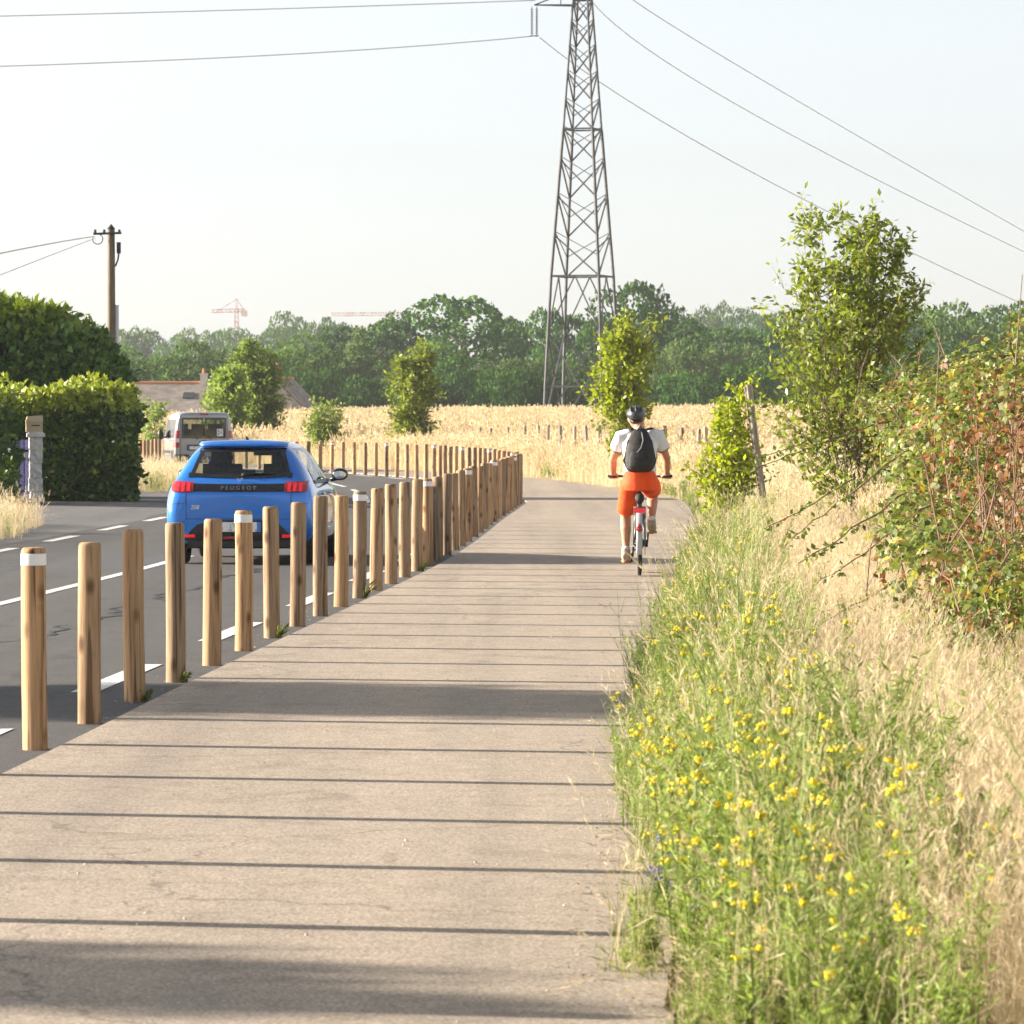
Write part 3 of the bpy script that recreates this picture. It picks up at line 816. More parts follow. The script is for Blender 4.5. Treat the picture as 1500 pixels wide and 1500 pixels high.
def shell_leaves(rng, ells, n, L, W, boxy=1.0, depth=0.22, up=0.25, tint_up=0.3, rough=1.0, flat=0.9):
    """leaves through the outer shell of a union of ellipsoids: ells = [(centre, radii)]"""
    ar = np.array([(r[0] * r[1] * r[2]) ** (2 / 3) for _, r in ells]); cnt = np.maximum(1, (n * ar / ar.sum()).astype(int))
    V, T = [], []
    for (c, r), m in zip(ells, cnt):
        c, r = np.array(c, float), np.array(r, float)
        u = rdirs(rng, int(m * 1.5))
        q = np.sign(u) * np.abs(u) ** boxy
        q = q / np.maximum(1e-6, np.linalg.norm(q, axis=1, keepdims=True)) if boxy >= 1 else q / np.max(np.abs(q), axis=1, keepdims=True) ** 0.9 * 0.98
        k = 1 - np.abs(rng.normal(size=(len(u), 1))) * depth
        p = c + q * r * k
        keep = np.ones(len(p), bool)
        for c2, r2 in ells:
            if c2 is not None and not (np.allclose(c2, c) and np.allclose(r2, r)):
                e = ((p - np.array(c2)) / np.array(r2))
                keep &= (np.abs(e) ** (2 / min(1.0, boxy) if boxy < 1 else 2)).sum(1) > 0.62
        p, u = p[keep][:m], u[keep][:m]
        nrm = unit(u / r)
        d = unit(rdirs(rng, len(p)) * rough + nrm * 0.55 + np.array([0, 0, up]))
        s_ = np.cross(unit(nrm * flat + rdirs(rng, len(p)) * 0.75), d)
        ll = L * rng.uniform(0.6, 1.3, len(p))
        V.append(leaf_quads(p, d, s_, ll, ll * W / L * rng.uniform(.8, 1.2, len(p))))
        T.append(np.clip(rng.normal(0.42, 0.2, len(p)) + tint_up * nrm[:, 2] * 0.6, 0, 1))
    return np.concatenate(V), np.concatenate(T)

def clumps(rng, ells, n, r0, r1, boxy=1.0, sink=0.25, zmin=-9):
    """small leaf clumps sitting on the surface of the given ellipsoids, so the mass is lumpy"""
    ar = np.array([(r[0] * r[1] * r[2]) ** (2 / 3) for _, r in ells]); out = []
    for i in rng.choice(len(ells), n, p=ar / ar.sum()):
        c, r = ells[i]; u = rdirs(rng, 1)[0]
        q = np.sign(u) * np.abs(u) ** boxy
        q = q / np.linalg.norm(q) if boxy >= 1 else q / np.max(np.abs(q)) ** .9
        rad = rng.uniform(r0, r1)
        p = np.array(c) + q * (np.array(r) - rad * sink * 2)
        if p[2] < zmin: continue
        inside = any((np.abs((p - np.array(c2)) / np.array(r2)) ** 2).sum() < .55 for c2, r2 in ells)
        if inside: continue
        out.append((tuple(p), (rad * rng.uniform(.8, 1.3), rad * rng.uniform(.8, 1.3), rad * rng.uniform(.6, 1.0))))
    return out

def lobed(rng, H, Wd, kind):
    """lobes of a crown of height H and width Wd standing on z=0"""
    E = []
    if kind == 'poplar':
        for i in range(12):
            z = H * (0.12 + 0.82 * i / 11); r = Wd * 0.5 * (1 - ((z / H - 0.45) / 0.62) ** 2) * 0.8 + .12
            E.append(((rng.uniform(-.15, .15) * Wd, rng.uniform(-.15, .15) * Wd, z), (r, r, H * 0.1)))
        return E
    if kind == 'willow':
        for i in range(22):
            a = rng.uniform(0, 6.28); rr = Wd * 0.36 * math.sqrt(rng.uniform()); 
            top = H * (1 - 0.35 * (rr / (Wd * .4)) ** 2) * rng.uniform(0.72, 1.0)
            z = top * rng.uniform(0.45, 0.86)
            E.append(((rr * math.cos(a), rr * math.sin(a), z), (Wd * rng.uniform(.08, .13), Wd * rng.uniform(.08, .13), top - z)))
        return E
    for i in range(26):
        a = rng.uniform(0, 6.28); zr = rng.uniform(0.12, 0.90) if kind == 'oak' else rng.uniform(0.06, 0.85)
        env = math.sqrt(max(0.02, 1 - ((zr - 0.48) / 0.56) ** 2))
        rr = Wd * 0.5 * env * rng.uniform(0.45, 0.85)
        s_ = Wd * rng.uniform(0.11, 0.21)
        E.append(((rr * math.cos(a), rr * math.sin(a), H * zr), (s_, s_, s_ * rng.uniform(.75, 1.0) * H / Wd * .8)))
    E.append(((0, 0, H * .5), (Wd * .33, Wd * .33, H * .38)))
    E.append(((0.05 * Wd, 0, H * .80), (Wd * .24, Wd * .24, H * .19)))
    return E
def crown_mesh(seed, H, Wd, kind, n, L, mat):
    rng = np.random.default_rng(seed)
    V, T = shell_leaves(rng, lobed(rng, H, Wd, kind), n, L, L * (0.42 if kind == 'willow' else 0.72), depth=0.16, up=0.5 if kind in ('willow', 'poplar') else 0.1)
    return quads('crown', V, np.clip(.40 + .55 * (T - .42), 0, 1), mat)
def trunk_mesh(seed, H, r):
    rnd = random.Random(seed); mb = MB()
    pts = [Vector((0, 0, -.8))]
    for i in range(1, 6): pts.append(Vector((rnd.uniform(-.02, .02) * H, rnd.uniform(-.02, .02) * H, H * 0.15 * i)))
    mb.tube(pts, [r, r * .85, r * .75, r * .6, r * .45, r * .25], 9)
    for k in range(6):
        a = rnd.uniform(0, 6.28); b = pts[2 + k % 3]
        mb.tube([b, b + Vector((math.cos(a) * H * .12, math.sin(a) * H * .12, H * .10)), b + Vector((math.cos(a) * H * .22, math.sin(a) * H * .22, H * .24))], [r * .45, r * .3, r * .1], 6)
    return mb.mesh('trunk', [M['bark']], True)
KIND = {}
for nm, kind, H, Wd, n, L, mat, seeds in (('oak', 'oak', 10, 9, 5200, .42, 'oak', (1, 2, 3)), ('willow', 'willow', 8, 7.5, 4600, .42, 'willow', (4, 5)),
                                          ('poplar', 'poplar', 12, 2.6, 2400, .40, 'willow', (6,)), ('tree', 'round', 9, 8, 4800, .40, 'green', (7, 8, 9)), ('bush', 'round', 4, 7, 3000, .36, 'oak', (10, 11))):
    KIND[nm] = (H, Wd, [(crown_mesh(s_, H, Wd, kind, n, L, M[mat]), trunk_mesh(s_, H, 0.035 * H if nm != 'bush' else .09)) for s_ in seeds])
TREE_TXT = {'oak': ('dark_broadleaf_tree', 'broad dark green tree in the wood beyond the dry field', 'dark trees of the wood'),
            'willow': ('pale_broadleaf_tree', 'pale grey green feathery tree along the front of the wood', 'pale trees of the wood'),
            'poplar': ('columnar_tree', 'narrow upright pale tree rising from the front of the wood', None),
            'tree': ('broadleaf_tree', 'mid green rounded tree at the edge of the wood', 'mid green trees of the wood'),
            'bush': ('woodland_shrub', 'low dark shrub along the foot of the wood behind the dry field', 'shrubs at the foot of the wood')}
rt = random.Random(21)
def tree(px, top, wpx, Y, kind, txt=None, base=None):
    H, Wd, var = KIND[kind]
    b = P(px, 618, Y); zt = zof(top, Y)
    zg = float(ground_h([(b.x, Y)])[0]) - 0.2 if base is None else base
    cm, tm = rt.choice(var)
    nm, lab, grp = txt or TREE_TXT[kind]
    e = empty(nm, (b.x, Y, zg), rt.uniform(0, 6.28), lab, 'shrub' if kind == 'bush' else 'tree', grp)
    hs = (zt - zg) / (H * 1.0); ws = wpx / FPX * Y / Wd
    e.scale = (ws, ws, hs)
    for n_, m_ in (('trunk', tm), ('crown', cm)):
        o = bpy.data.objects.new(n_, m_); col.objects.link(o); o.parent = e
    return e
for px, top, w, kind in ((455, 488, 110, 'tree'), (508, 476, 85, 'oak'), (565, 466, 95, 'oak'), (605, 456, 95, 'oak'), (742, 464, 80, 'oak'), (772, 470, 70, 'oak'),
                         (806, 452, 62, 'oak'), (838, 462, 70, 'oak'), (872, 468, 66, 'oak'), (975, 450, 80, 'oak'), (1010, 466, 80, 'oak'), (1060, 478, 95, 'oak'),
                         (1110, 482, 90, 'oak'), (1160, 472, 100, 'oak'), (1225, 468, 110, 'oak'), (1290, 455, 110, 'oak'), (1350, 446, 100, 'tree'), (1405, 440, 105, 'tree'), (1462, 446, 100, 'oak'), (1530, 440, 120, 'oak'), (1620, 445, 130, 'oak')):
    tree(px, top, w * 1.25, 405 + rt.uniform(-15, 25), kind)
tree(680, 434, 185, 400, 'oak', ('dark_broadleaf_tree', 'largest round crowned dark tree standing above the rest of the wood', None))
tree(928, 414, 140, 400, 'oak', ('dark_broadleaf_tree', 'tallest dark tree of the wood, right behind the pylon leg', None))
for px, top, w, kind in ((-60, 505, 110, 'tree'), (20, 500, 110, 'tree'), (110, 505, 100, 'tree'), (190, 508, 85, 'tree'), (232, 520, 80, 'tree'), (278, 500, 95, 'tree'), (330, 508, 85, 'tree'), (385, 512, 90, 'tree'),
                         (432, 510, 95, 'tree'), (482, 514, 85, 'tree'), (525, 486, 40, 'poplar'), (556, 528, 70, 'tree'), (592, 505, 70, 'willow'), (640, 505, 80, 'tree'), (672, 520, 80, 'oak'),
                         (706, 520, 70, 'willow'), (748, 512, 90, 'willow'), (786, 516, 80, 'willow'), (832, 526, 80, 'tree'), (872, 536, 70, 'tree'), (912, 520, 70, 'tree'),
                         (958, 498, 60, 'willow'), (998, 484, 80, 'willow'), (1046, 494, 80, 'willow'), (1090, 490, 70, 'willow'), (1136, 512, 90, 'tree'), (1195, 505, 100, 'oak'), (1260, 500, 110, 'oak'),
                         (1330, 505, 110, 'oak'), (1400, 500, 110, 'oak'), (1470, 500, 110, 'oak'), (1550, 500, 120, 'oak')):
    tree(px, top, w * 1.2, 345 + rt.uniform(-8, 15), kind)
for k, px in enumerate(range(-80, 1620, 40)):
    tree(px + rt.uniform(-10, 10), 548 + rt.uniform(-14, 12), 78, 326 + rt.uniform(-5, 6), 'bush')
far = ('distant_tree', 'hazy blue green tree on the far rise beyond the wood', 'hazy trees on the far rise')
for k in range(34):
    px = -80 + k * 20; top = 486 + 10 * math.sin(k * 1.7) + rt.uniform(-9, 9) - 17 * math.exp(-((px - 455) / 42) ** 2) - 12 * math.exp(-((px - 395) / 30) ** 2)
    tree(px, top, 52 + rt.uniform(-8, 14), 800 + rt.uniform(-40, 60), rt.choice(('oak', 'tree')), far, 4.0)
for k in range(24):
    px = 955 + k * 27; top = 458 + 7 * math.sin(k * 1.3) + rt.uniform(-8, 8) - 8 * math.exp(-((px - 1065) / 40) ** 2)
    tree(px, top, 62 + rt.uniform(-8, 16), 800 + rt.uniform(-40, 60), rt.choice(('oak', 'tree')), far, 4.0)

# clipped hedge and the tall evergreen behind it
def foliage_thing(name, loc, label, cat, ells, n, L, W, mat, seed, boxy=1.0, depth=.12, trunk=None, part='foliage', tint_up=.3, up=.2, extra=None, lumps=None):
    rng = np.random.default_rng(seed)
    e = empty(name, loc, 0, label, cat)
    V, T = shell_leaves(rng, ells, n, L, W, boxy, depth, up, tint_up)
    if lumps:
        V2, T2 = shell_leaves(rng, clumps(rng, ells, lumps[0], lumps[1], lumps[2], boxy), lumps[3], L * 1.1, W * 1.1, 1.0, .3, up, tint_up)
        V, T = np.concatenate([V, V2]), np.concatenate([T, T2])
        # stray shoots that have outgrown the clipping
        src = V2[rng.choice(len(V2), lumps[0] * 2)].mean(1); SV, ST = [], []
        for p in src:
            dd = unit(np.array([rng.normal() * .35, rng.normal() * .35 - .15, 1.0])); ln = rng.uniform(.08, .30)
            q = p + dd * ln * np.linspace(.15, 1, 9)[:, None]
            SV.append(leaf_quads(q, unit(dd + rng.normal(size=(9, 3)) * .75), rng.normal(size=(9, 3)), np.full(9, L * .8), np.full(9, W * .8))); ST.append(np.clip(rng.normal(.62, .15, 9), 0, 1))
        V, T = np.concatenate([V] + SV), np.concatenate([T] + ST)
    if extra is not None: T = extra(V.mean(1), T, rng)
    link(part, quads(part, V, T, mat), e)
    if trunk is not None:
        mb = MB()
        for pts, r in trunk: mb.tube(pts, [r * (1 - .7 * i / (len(pts) - 1)) for i in range(len(pts))], 7)
        mb.build('trunk' if len(trunk) == 1 else 'stems', M['bark'], e, True)
    return e
def painted_toplit(z0, z1):
    return lambda p, T, rng: np.clip(T + 0.75 * smoothstep(z0, z1, p[:, 2] + rng.normal(0, .06, len(p))), 0, 1)  # sunlit top painted into the leaf tint, brighter above a set height
def dome_inner(e, ells, mat):
    mb = MB()
    for c, r in ells: mb.ball(c, tuple(k * .80 for k in r), 12, 8)
    return mb.build('inner_branches', mat, e, True)
M['inner'] = noisy('inner_twigs', [(0.3, (0.008, 0.014, 0.005)), (0.7, (0.02, 0.03, 0.01))], 8, 0.95)
He = [((-2.7, .9, .95), (2.3, .9, 1.14)), ((-1.1, 1.0, 1.05), (1.15, .95, 1.26)), ((-.32, 1.3, 1.1), (.72, 1.1, 1.28))]
e = foliage_thing('clipped_hedge', (P(150, 0, 88).x + .22, 87.0, 0), 'dense dark clipped hedge with sunlight painted on its tips beside the stone gate pillar', 'hedge', He, 15000, .15, .08, M['laurel'], 31, 0.7, .08,
                  [([(-2 + k * .7, 1, -.1), (-2 + k * .7, 1, 1.2)], .05) for k in range(4)], 'foliage', .25, .3, painted_toplit(1.72, 2.1), (150, .14, .40, 13000))
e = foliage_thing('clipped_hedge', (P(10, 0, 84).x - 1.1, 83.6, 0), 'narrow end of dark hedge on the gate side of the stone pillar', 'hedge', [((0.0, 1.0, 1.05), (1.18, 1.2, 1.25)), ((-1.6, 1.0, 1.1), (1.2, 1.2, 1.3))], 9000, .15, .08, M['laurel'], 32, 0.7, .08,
                  [([(-.4 + k * .4, 1, -.1), (-.4 + k * .4, 1, 1.2)], .05) for k in range(2)], 'foliage', .25, .3, painted_toplit(1.85, 2.25), (90, .14, .36, 8000))
Et = [((-1.2, 0, 2.3), (1.75, 1.5, 2.0)), ((-.1, 0, 2.2), (1.2, 1.3, 1.75)), ((-1.5, .2, 3.5), (1.1, 1.1, .85)), ((-2.9, 0, 2.5), (1.5, 1.5, 1.9)), ((.72, -.3, 1.65), (.9, 1.0, 2.0)), ((-.3, 0, 3.1), (.8, .9, .75)), ((-2.6, .2, 3.7), (.9, .9, .8))]
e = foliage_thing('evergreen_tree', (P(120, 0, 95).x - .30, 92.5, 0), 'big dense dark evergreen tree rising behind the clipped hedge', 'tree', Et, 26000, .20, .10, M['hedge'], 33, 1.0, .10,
                  [([(-1.2, 0, -.2), (-1.1, 0, 1.5), (-1.2, 0, 3.4)], .16)], 'crown', .4, .1, painted_toplit(3.3, 4.4), (200, .25, .62, 26000))

# ------------------------------------------------------------------ saplings: stems, branches, single leaves
def sapling(name, base, H, Wd, label, seed, nstem, nbr, leafL, mat, profile, lean=(0, 0), per=26, t0=.1, cat='tree', leafW=.5, droop=.0, dens=1.0, up_=(.35, 1.0)):
    rng = np.random.default_rng(seed)
    e = empty(name, base, 0, label, cat)
    st = MB(); stems = []
    for k in range(nstem):
        a = rng.uniform(0, 6.28); sp = Wd * .22 * (nstem > 1)
        pts = []
        hh = H * (1.0 if k == 0 else rng.uniform(.7, .97))
        for i in range(9):
            t = i / 8
            pts.append(Vector((math.cos(a) * sp * t ** .8 + lean[0] * t + rng.normal() * .012 * H * (t > 0), math.sin(a) * sp * t ** .8 + lean[1] * t + rng.normal() * .012 * H * (t > 0), -.15 + (hh + .15) * t)))
        r0 = H * .0085 / math.sqrt(nstem) + .008
        st.tube(pts, [r0 * (1 - .88 * i / 8) for i in range(9)], 6)
        stems.append(pts)
    Lp, Ld, Ls, Ll = [], [], [], []
    br = MB()
    def twig(p0, d, length, r, n, lv):
        d = Vector(d).normalized(); p = Vector(p0); pts = [p.copy()]
        for i in range(n):
            d = (d + Vector(rng.normal(size=3)) * .16 + Vector((0, 0, .10 - droop))).normalized()
            p = p + d * (length / n); pts.append(p.copy())
        br.tube(pts, [r * (1 - .8 * i / n) for i in range(n + 1)], 4, cap=False)
        for j in range(lv):
            t = rng.uniform(.15, 1.0) * n; i = min(int(t), n - 1); q = pts[i].lerp(pts[i + 1], t - i)
            dd = (pts[i + 1] - pts[i]).normalized()
            rd = Vector(rng.normal(size=3)); rd.normalize()
            ld = (dd * .5 + rd + Vector((0, 0, -.15 - droop))).normalized()
            Lp.append(q + ld * leafL * .25); Ld.append(ld); Ls.append(Vector(rng.normal(size=3)) + Vector((0, 0, .0))); Ll.append(leafL * rng.uniform(.6, 1.25))
        return pts
    for b in range(nbr):
        t = t0 + (1 - t0) * rng.uniform() ** .9
        pts = stems[rng.integers(nstem)]
        i = min(int(t * 8), 7); p0 = pts[i].lerp(pts[i + 1], t * 8 - i)
        a = rng.uniform(0, 6.28); prof = profile(t)
        Lb = Wd * .5 * prof * rng.uniform(.55, 1.12)
        d = Vector((math.cos(a), math.sin(a), rng.uniform(*up_)))
        m = twig(p0, d, Lb, .004 + .004 * Lb, 5, int(per * .5 * dens))
        for q in range(3):
            k = rng.integers(2, 6)
            a2 = Vector(rng.normal(size=3)); a2.normalize()
            twig(m[k], (m[k] - m[k - 1]).normalized() + a2 * .9, Lb * rng.uniform(.25, .5) + .05, .003, 3, int(per * .35 * dens))
    st.build('stem', M['bark'], e, True)
    br.build('branches', M['twig'], e)
    Lp, Ld, Ls = (np.array([tuple(v) for v in q]) for q in (Lp, Ld, Ls)); Ll = np.array(Ll)
    V = leaf_quads(Lp, Ld, Ls, Ll, Ll * leafW)
    link('crown', quads('crown', V, np.clip(rng.normal(.48, .22, len(V)), 0, 1), mat), e)
    return e
def gbase(px, Y, dx=0): 
    x = (px - 750) / FPX * Y + dx
    return (x, Y, float(ground_h([(x, Y)])[0]))
def HT(top, px, Y): return zof(top, Y) - gbase(px, Y)[2]
ovoid = lambda t: math.sqrt(max(.05, 1 - ((t - .42) / .60) ** 2))
sapling('leafy_sapling', gbase(1243, 54), HT(322, 1243, 54), 2.3, 'tall leafy sapling with open crown rising out of the bramble thicket', 49, 9, 330, .098, M['sap'], lambda t: 1.0 if t < .45 else max(.22, 1.0 - (t - .45) * 1.25), per=22, t0=.12, leafW=.48)
sapling('leafy_sapling', gbase(922, 104), HT(482, 918, 104) , 1.75, 'bright yellow green sapling behind the cyclist, in front of the pylon leg', 42, 4, 230, .14, M['sapb'], lambda t: .45 if t < .4 else ovoid(t - .15), per=17, t0=.25, leafW=.6)
sapling('leafy_shrub', gbase(1072, 60.5), HT(578, 1084, 60.5), 1.35, 'small bright green leafy shrub around the tilting grey post', 43, 3, 150, .09, M['sapb'], lambda t: 1.1 - .75 * t, per=17, t0=.1, leafW=.55, cat='shrub', lean=(.25, 0))
sapling('leafy_sapling', gbase(606, 152), HT(512, 606, 152), 1.9, 'bushy green young tree in dry grass just behind the bollards round the bend', 44, 5, 240, .17, M['sap'], ovoid, per=22, t0=.03, leafW=.5)
sapling('leafy_tree', gbase(380, 185), HT(508, 378, 185), 2.1, 'tall pale green bushy tree in front of the stone gable', 45, 6, 300, .23, M['pale'], ovoid, per=24, t0=.06, leafW=.42)
sapling('leafy_shrub', gbase(330, 182), HT(548, 318, 182), 2.1, 'broad low pale green shrub in front of the slate cottage roof', 46, 6, 260, .23, M['pale'], ovoid, per=24, t0=.03, leafW=.42, cat='shrub')
sapling('leafy_shrub', gbase(476, 158), HT(606, 476, 158), 1.5, 'low yellow green shrub in dry grass between gable end and bollards', 47, 5, 120, .16, M['pale'], lambda t: 1, per=18, t0=.03, leafW=.4, cat='shrub')
sapling('leafy_shrub', gbase(232, 170), HT(590, 232, 170), 1.6, 'small olive shrub below the cottage roof, beside the van', 48, 4, 70, .18, M['pale'], lambda t: 1, per=16, t0=.03, leafW=.4, cat='shrub')

# trees outside the frame on the sunny side: their shadows lie across the path
for (x, y, H, Wd, seed, lab, prof, ns) in ((-17.0, 28.0, 4.9, 2.5, 51, 'slim garden tree across the road whose shadow bands the path', lambda t: .95, 4), (-16.5, 15.45, 4.75, 1.75, 52, 'open branched garden tree across the road whose shadow falls on the near path', ovoid, 5)):
    sapling('garden_tree', (x, y, float(ground_h([(x, y)])[0])), H, Wd, lab, seed, ns, 620 if seed == 51 else 330, .24 if seed == 51 else .19, M['green'], prof, per=34 if seed == 51 else 26, t0=.02)

# ------------------------------------------------------------------ bramble thicket on the bank
rngb = np.random.default_rng(61)
bb0 = Vector(gbase(1420, 33))
bramble = empty('bramble_thicket', bb0, 0, 'sprawling bramble thicket with green, yellow and dead brown leaves on the bank', 'bramble')
def rel(px, py, Y): return tuple(P(px, py, Y) - bb0)
def er(rx, ry, Y): return rx / FPX * Y, ry / FPX * Y
BE = []
for px, py, rx, ry, Y, dy in ((1490, 720, 170, 190, 29.0, 1.5), (1400, 840, 110, 105, 26.0, 1.0), (1395, 690, 100, 115, 35, 1.8), (1520, 600, 130, 130, 34, 1.8),
                              (1420, 620, 130, 100, 38, 2.0), (1500, 865, 110, 95, 24.5, .9), (1350, 790, 60, 60, 30, .8), (1350, 605, 90, 60, 46, 1.6), (1600, 760, 150, 240, 29, 2)):
    rx_, rz_ = er(rx, ry, Y)
    BE.append((rel(px, py, Y), (rx_, dy, rz_)))
CL = clumps(rngb, BE, 330, .12, .34, 1.0, .2)
def trefoil(ells, n, L):
    ar = np.array([(r[0] * r[1] * r[2]) ** (2 / 3) for _, r in ells]); k = rngb.choice(len(ells), n, p=ar / ar.sum())
    c = np.array([ells[i][0] for i in k]); r = np.array([ells[i][1] for i in k])
    u = rdirs(rngb, n); p = c + u * r * (1 - np.abs(rngb.normal(size=(n, 1))) * .28)
    nrm = unit(unit(u / r) * .7 + np.array([0, 0, .55]) + rdirs(rngb, n) * .75)      # the blades face up and out
    d = unit(np.cross(nrm, rdirs(rngb, n))); sd = np.cross(nrm, d)
    LL = L * rngb.uniform(.65, 1.35, n)
    V = []
    for a, f in ((0, 1.0), (1.25, .82), (-1.25, .82)):
        dd = d * math.cos(a) + sd * math.sin(a) - nrm * .15
        V.append(leaf_quads(p + dd * (LL * .12)[:, None], dd, np.cross(nrm + rdirs(rngb, n) * .25, dd), LL * f, LL * f * .72, .1))
    return np.concatenate(V), np.tile(rngb.uniform(size=n), 3)
V, Tr = trefoil(CL, 11500, .050)
V2, Tr2 = trefoil(BE, 3000, .052)
V = np.concatenate([V, V2]); T = np.concatenate([Tr, Tr2])
cen = V.mean(1)
rr_ = T.copy()
T = np.clip(rngb.normal(.38, .16, len(T)), 0, .62)
T = np.where(rr_ < .09, rngb.uniform(.62, .72, len(T)), T); T = np.where(rr_ > .87, rngb.uniform(.78, .95, len(T)), T)
for px, py, Y, rad in ((1475, 690, 29.0, .58), (1490, 640, 30, .50), (1385, 885, 27.3, .26), (1440, 800, 28.0, .30), (1250, 560, 43, .35), (1480, 560, 33, .3), (1500, 780, 28, .5), (1470, 760, 28.3, .35), (1500, 600, 31, .5), (1460, 720, 27.8, .45), (1420, 760, 27.5, .22), (1495, 700, 27.5, .5), (1300, 600, 40, .35)):
    c = np.array(rel(px, py, Y)); d = np.linalg.norm((cen - c) * np.array([1, .35, 1]), axis=1)
    dead = (d < rad * rngb.uniform(.5, 1.15, len(T))) & (rngb.uniform(size=len(T)) < .85)
    T = np.where(dead, rngb.uniform(.78, 1.0, len(T)), T)
link('foliage', quads('foliage', V, T, M['bram']), bramble)
cv, ct, cm_ = [], [], MB()
def cane(pts_px, r=.006, leaves=60, mb=None):
    pts = [Vector(rel(*q)) for q in pts_px]
    L = []
    for i in range(len(pts) - 1):
        for k in range(6): L.append(pts[i].lerp(pts[i + 1], k / 6) + Vector(rngb.normal(size=3)) * .008)
    L.append(pts[-1])
    mb.tube(L, [r * (1 - .6 * i / len(L)) for i in range(len(L))], 5, cap=False)
    for j in range(leaves):
        t = rngb.uniform(.05, 1) * (len(L) - 1); i = min(int(t), len(L) - 2)
        p = np.array(L[i].lerp(L[i + 1], t - i))
        d = unit(rngb.normal(size=3)); s_ = rngb.normal(size=3)
        cv.append(leaf_quads((p + d * .015)[None], d[None], s_[None], [rngb.uniform(.03, .06)], [rngb.uniform(.02, .04)])[0]); ct.append(float(np.clip(rngb.normal(.35, .2), 0, .9)))
for pp, lv in (([(1300, 615, 34), (1200, 650, 33), (1110, 685, 32)], 70), ([(1330, 660, 31), (1235, 730, 30), (1150, 800, 29)], 80), ([(1330, 720, 29), (1250, 775, 28), (1170, 825, 27)], 80),
               ([(1360, 740, 28), (1280, 800, 27.4), (1190, 860, 27)], 50), ([(1340, 840, 27.5), (1250, 885, 26.5), (1180, 935, 25.5)], 70), ([(1290, 640, 36), (1200, 640, 35), (1110, 672, 34)], 50),
               ([(1500, 560, 32), (1478, 500, 31.5), (1480, 452, 31)], 70), ([(1260, 560, 44), (1238, 510, 43.5), (1248, 476, 43)], 30), ([(1400, 560, 38), (1370, 540, 38), (1320, 545, 38)], 60),
               ([(1480, 520, 34), (1440, 520, 34), (1390, 560, 34)], 50), ([(1250, 700, 36), (1180, 745, 35), (1120, 775, 34)], 70)):
    mb = MB(); cane(pp, .007, lv, mb); mb.build('cane', M['cane'], bramble)
# inner tangle of old canes
mb = MB()
for k in range(260):
    c, r = BE[rngb.integers(len(BE))]
    a = Vector(c) + Vector(rngb.normal(size=3)) * .25; a.z = max(a.z - r[2] * .8, -.3)
    d = Vector((rngb.uniform(-.3, .5), rngb.uniform(-.5, .5), r[2] * rngb.uniform(.8, 1.7)))
    mb.tube([a, a + d * .5 + Vector((0, 0, .12)), a + d], [.006, .005, .003], 4, cap=False)
mb.build('old_canes', M['cane'], bramble)['kind'] = 'stuff'
link('cane_leaves', quads('cane_leaves', np.array(cv), ct, M['bram']), bramble)
# ------------------------------------------------------------------ vehicles
def loft_body(stations, sub=3, crease_rows=()):
    """stations: (y, [(x,z) ... bottom centre to roof centre]); returns a smooth closed mesh object"""
    n = len(stations[0][1])
    vs_, fs = [], []
    for y, half in stations:
        ring = [(x, y, z) for x, z in half] + [(-x, y, z) for x, z in reversed(half[1:-1])]
        vs_ += ring
    m = 2 * n - 2
    for j in range(len(stations) - 1):
        for k in range(m):
            k2 = (k + 1) % m
            fs.append((j * m + k, (j + 1) * m + k, (j + 1) * m + k2, j * m + k2))
    for base, flip in ((0, False), ((len(stations) - 1) * m, True)):
        for k in range(n - 1):
            a, b = k, k + 1
            c, d = (m - k - 1) % m, (m - k) % m
            q = [a, b, c, d] if k else [0, 1, m - 1]
            if k == n - 2: q = [n - 2, n - 1, n]
            q = list(dict.fromkeys(base + i for i in q))
            fs.append(tuple(q if not flip else reversed(q)))
    me = bpy.data.meshes.new('body'); me.from_pydata(vs_, [], fs)
    bm = bmesh.new(); bm.from_mesh(me); bmesh.ops.recalc_face_normals(bm, faces=bm.faces); bm.to_mesh(me); bm.free()
    o = link('body', me)
    s_ = o.modifiers.new('s', 'SUBSURF'); s_.levels = s_.render_levels = sub
    baked(o)
    for p in o.data.polygons: p.use_smooth = True
    return o

def cut_cylinders(o, cyls):
    for (y, z, r, x0, x1) in cyls:
        bm = bmesh.new()
        bmesh.ops.create_cone(bm, cap_ends=True, segments=28, radius1=r, radius2=r, depth=x1 - x0,
                              matrix=Matrix.Translation(((x0 + x1) / 2, y, z)) @ Matrix.Rotation(R(90), 4, 'Y'))
        me = bpy.data.meshes.new('cut'); bm.to_mesh(me); bm.free()
        c = link('cut', me)
        b = o.modifiers.new('b', 'BOOLEAN'); b.operation = 'DIFFERENCE'; b.object = c; b.solver = 'EXACT'
        baked(o)
        bpy.data.objects.remove(c)
    return o

def delete_where(o, fn):
    bm = bmesh.new(); bm.from_mesh(o.data)
    bmesh.ops.delete(bm, geom=[f for f in bm.faces if fn(f.calc_center_median(), f.normal)], context='FACES')
    bm.to_mesh(o.data); bm.free()

def tree_of(o):
    bm = bmesh.new(); bm.from_mesh(o.data); t = BVHTree.FromBMesh(bm); bm.free(); return t

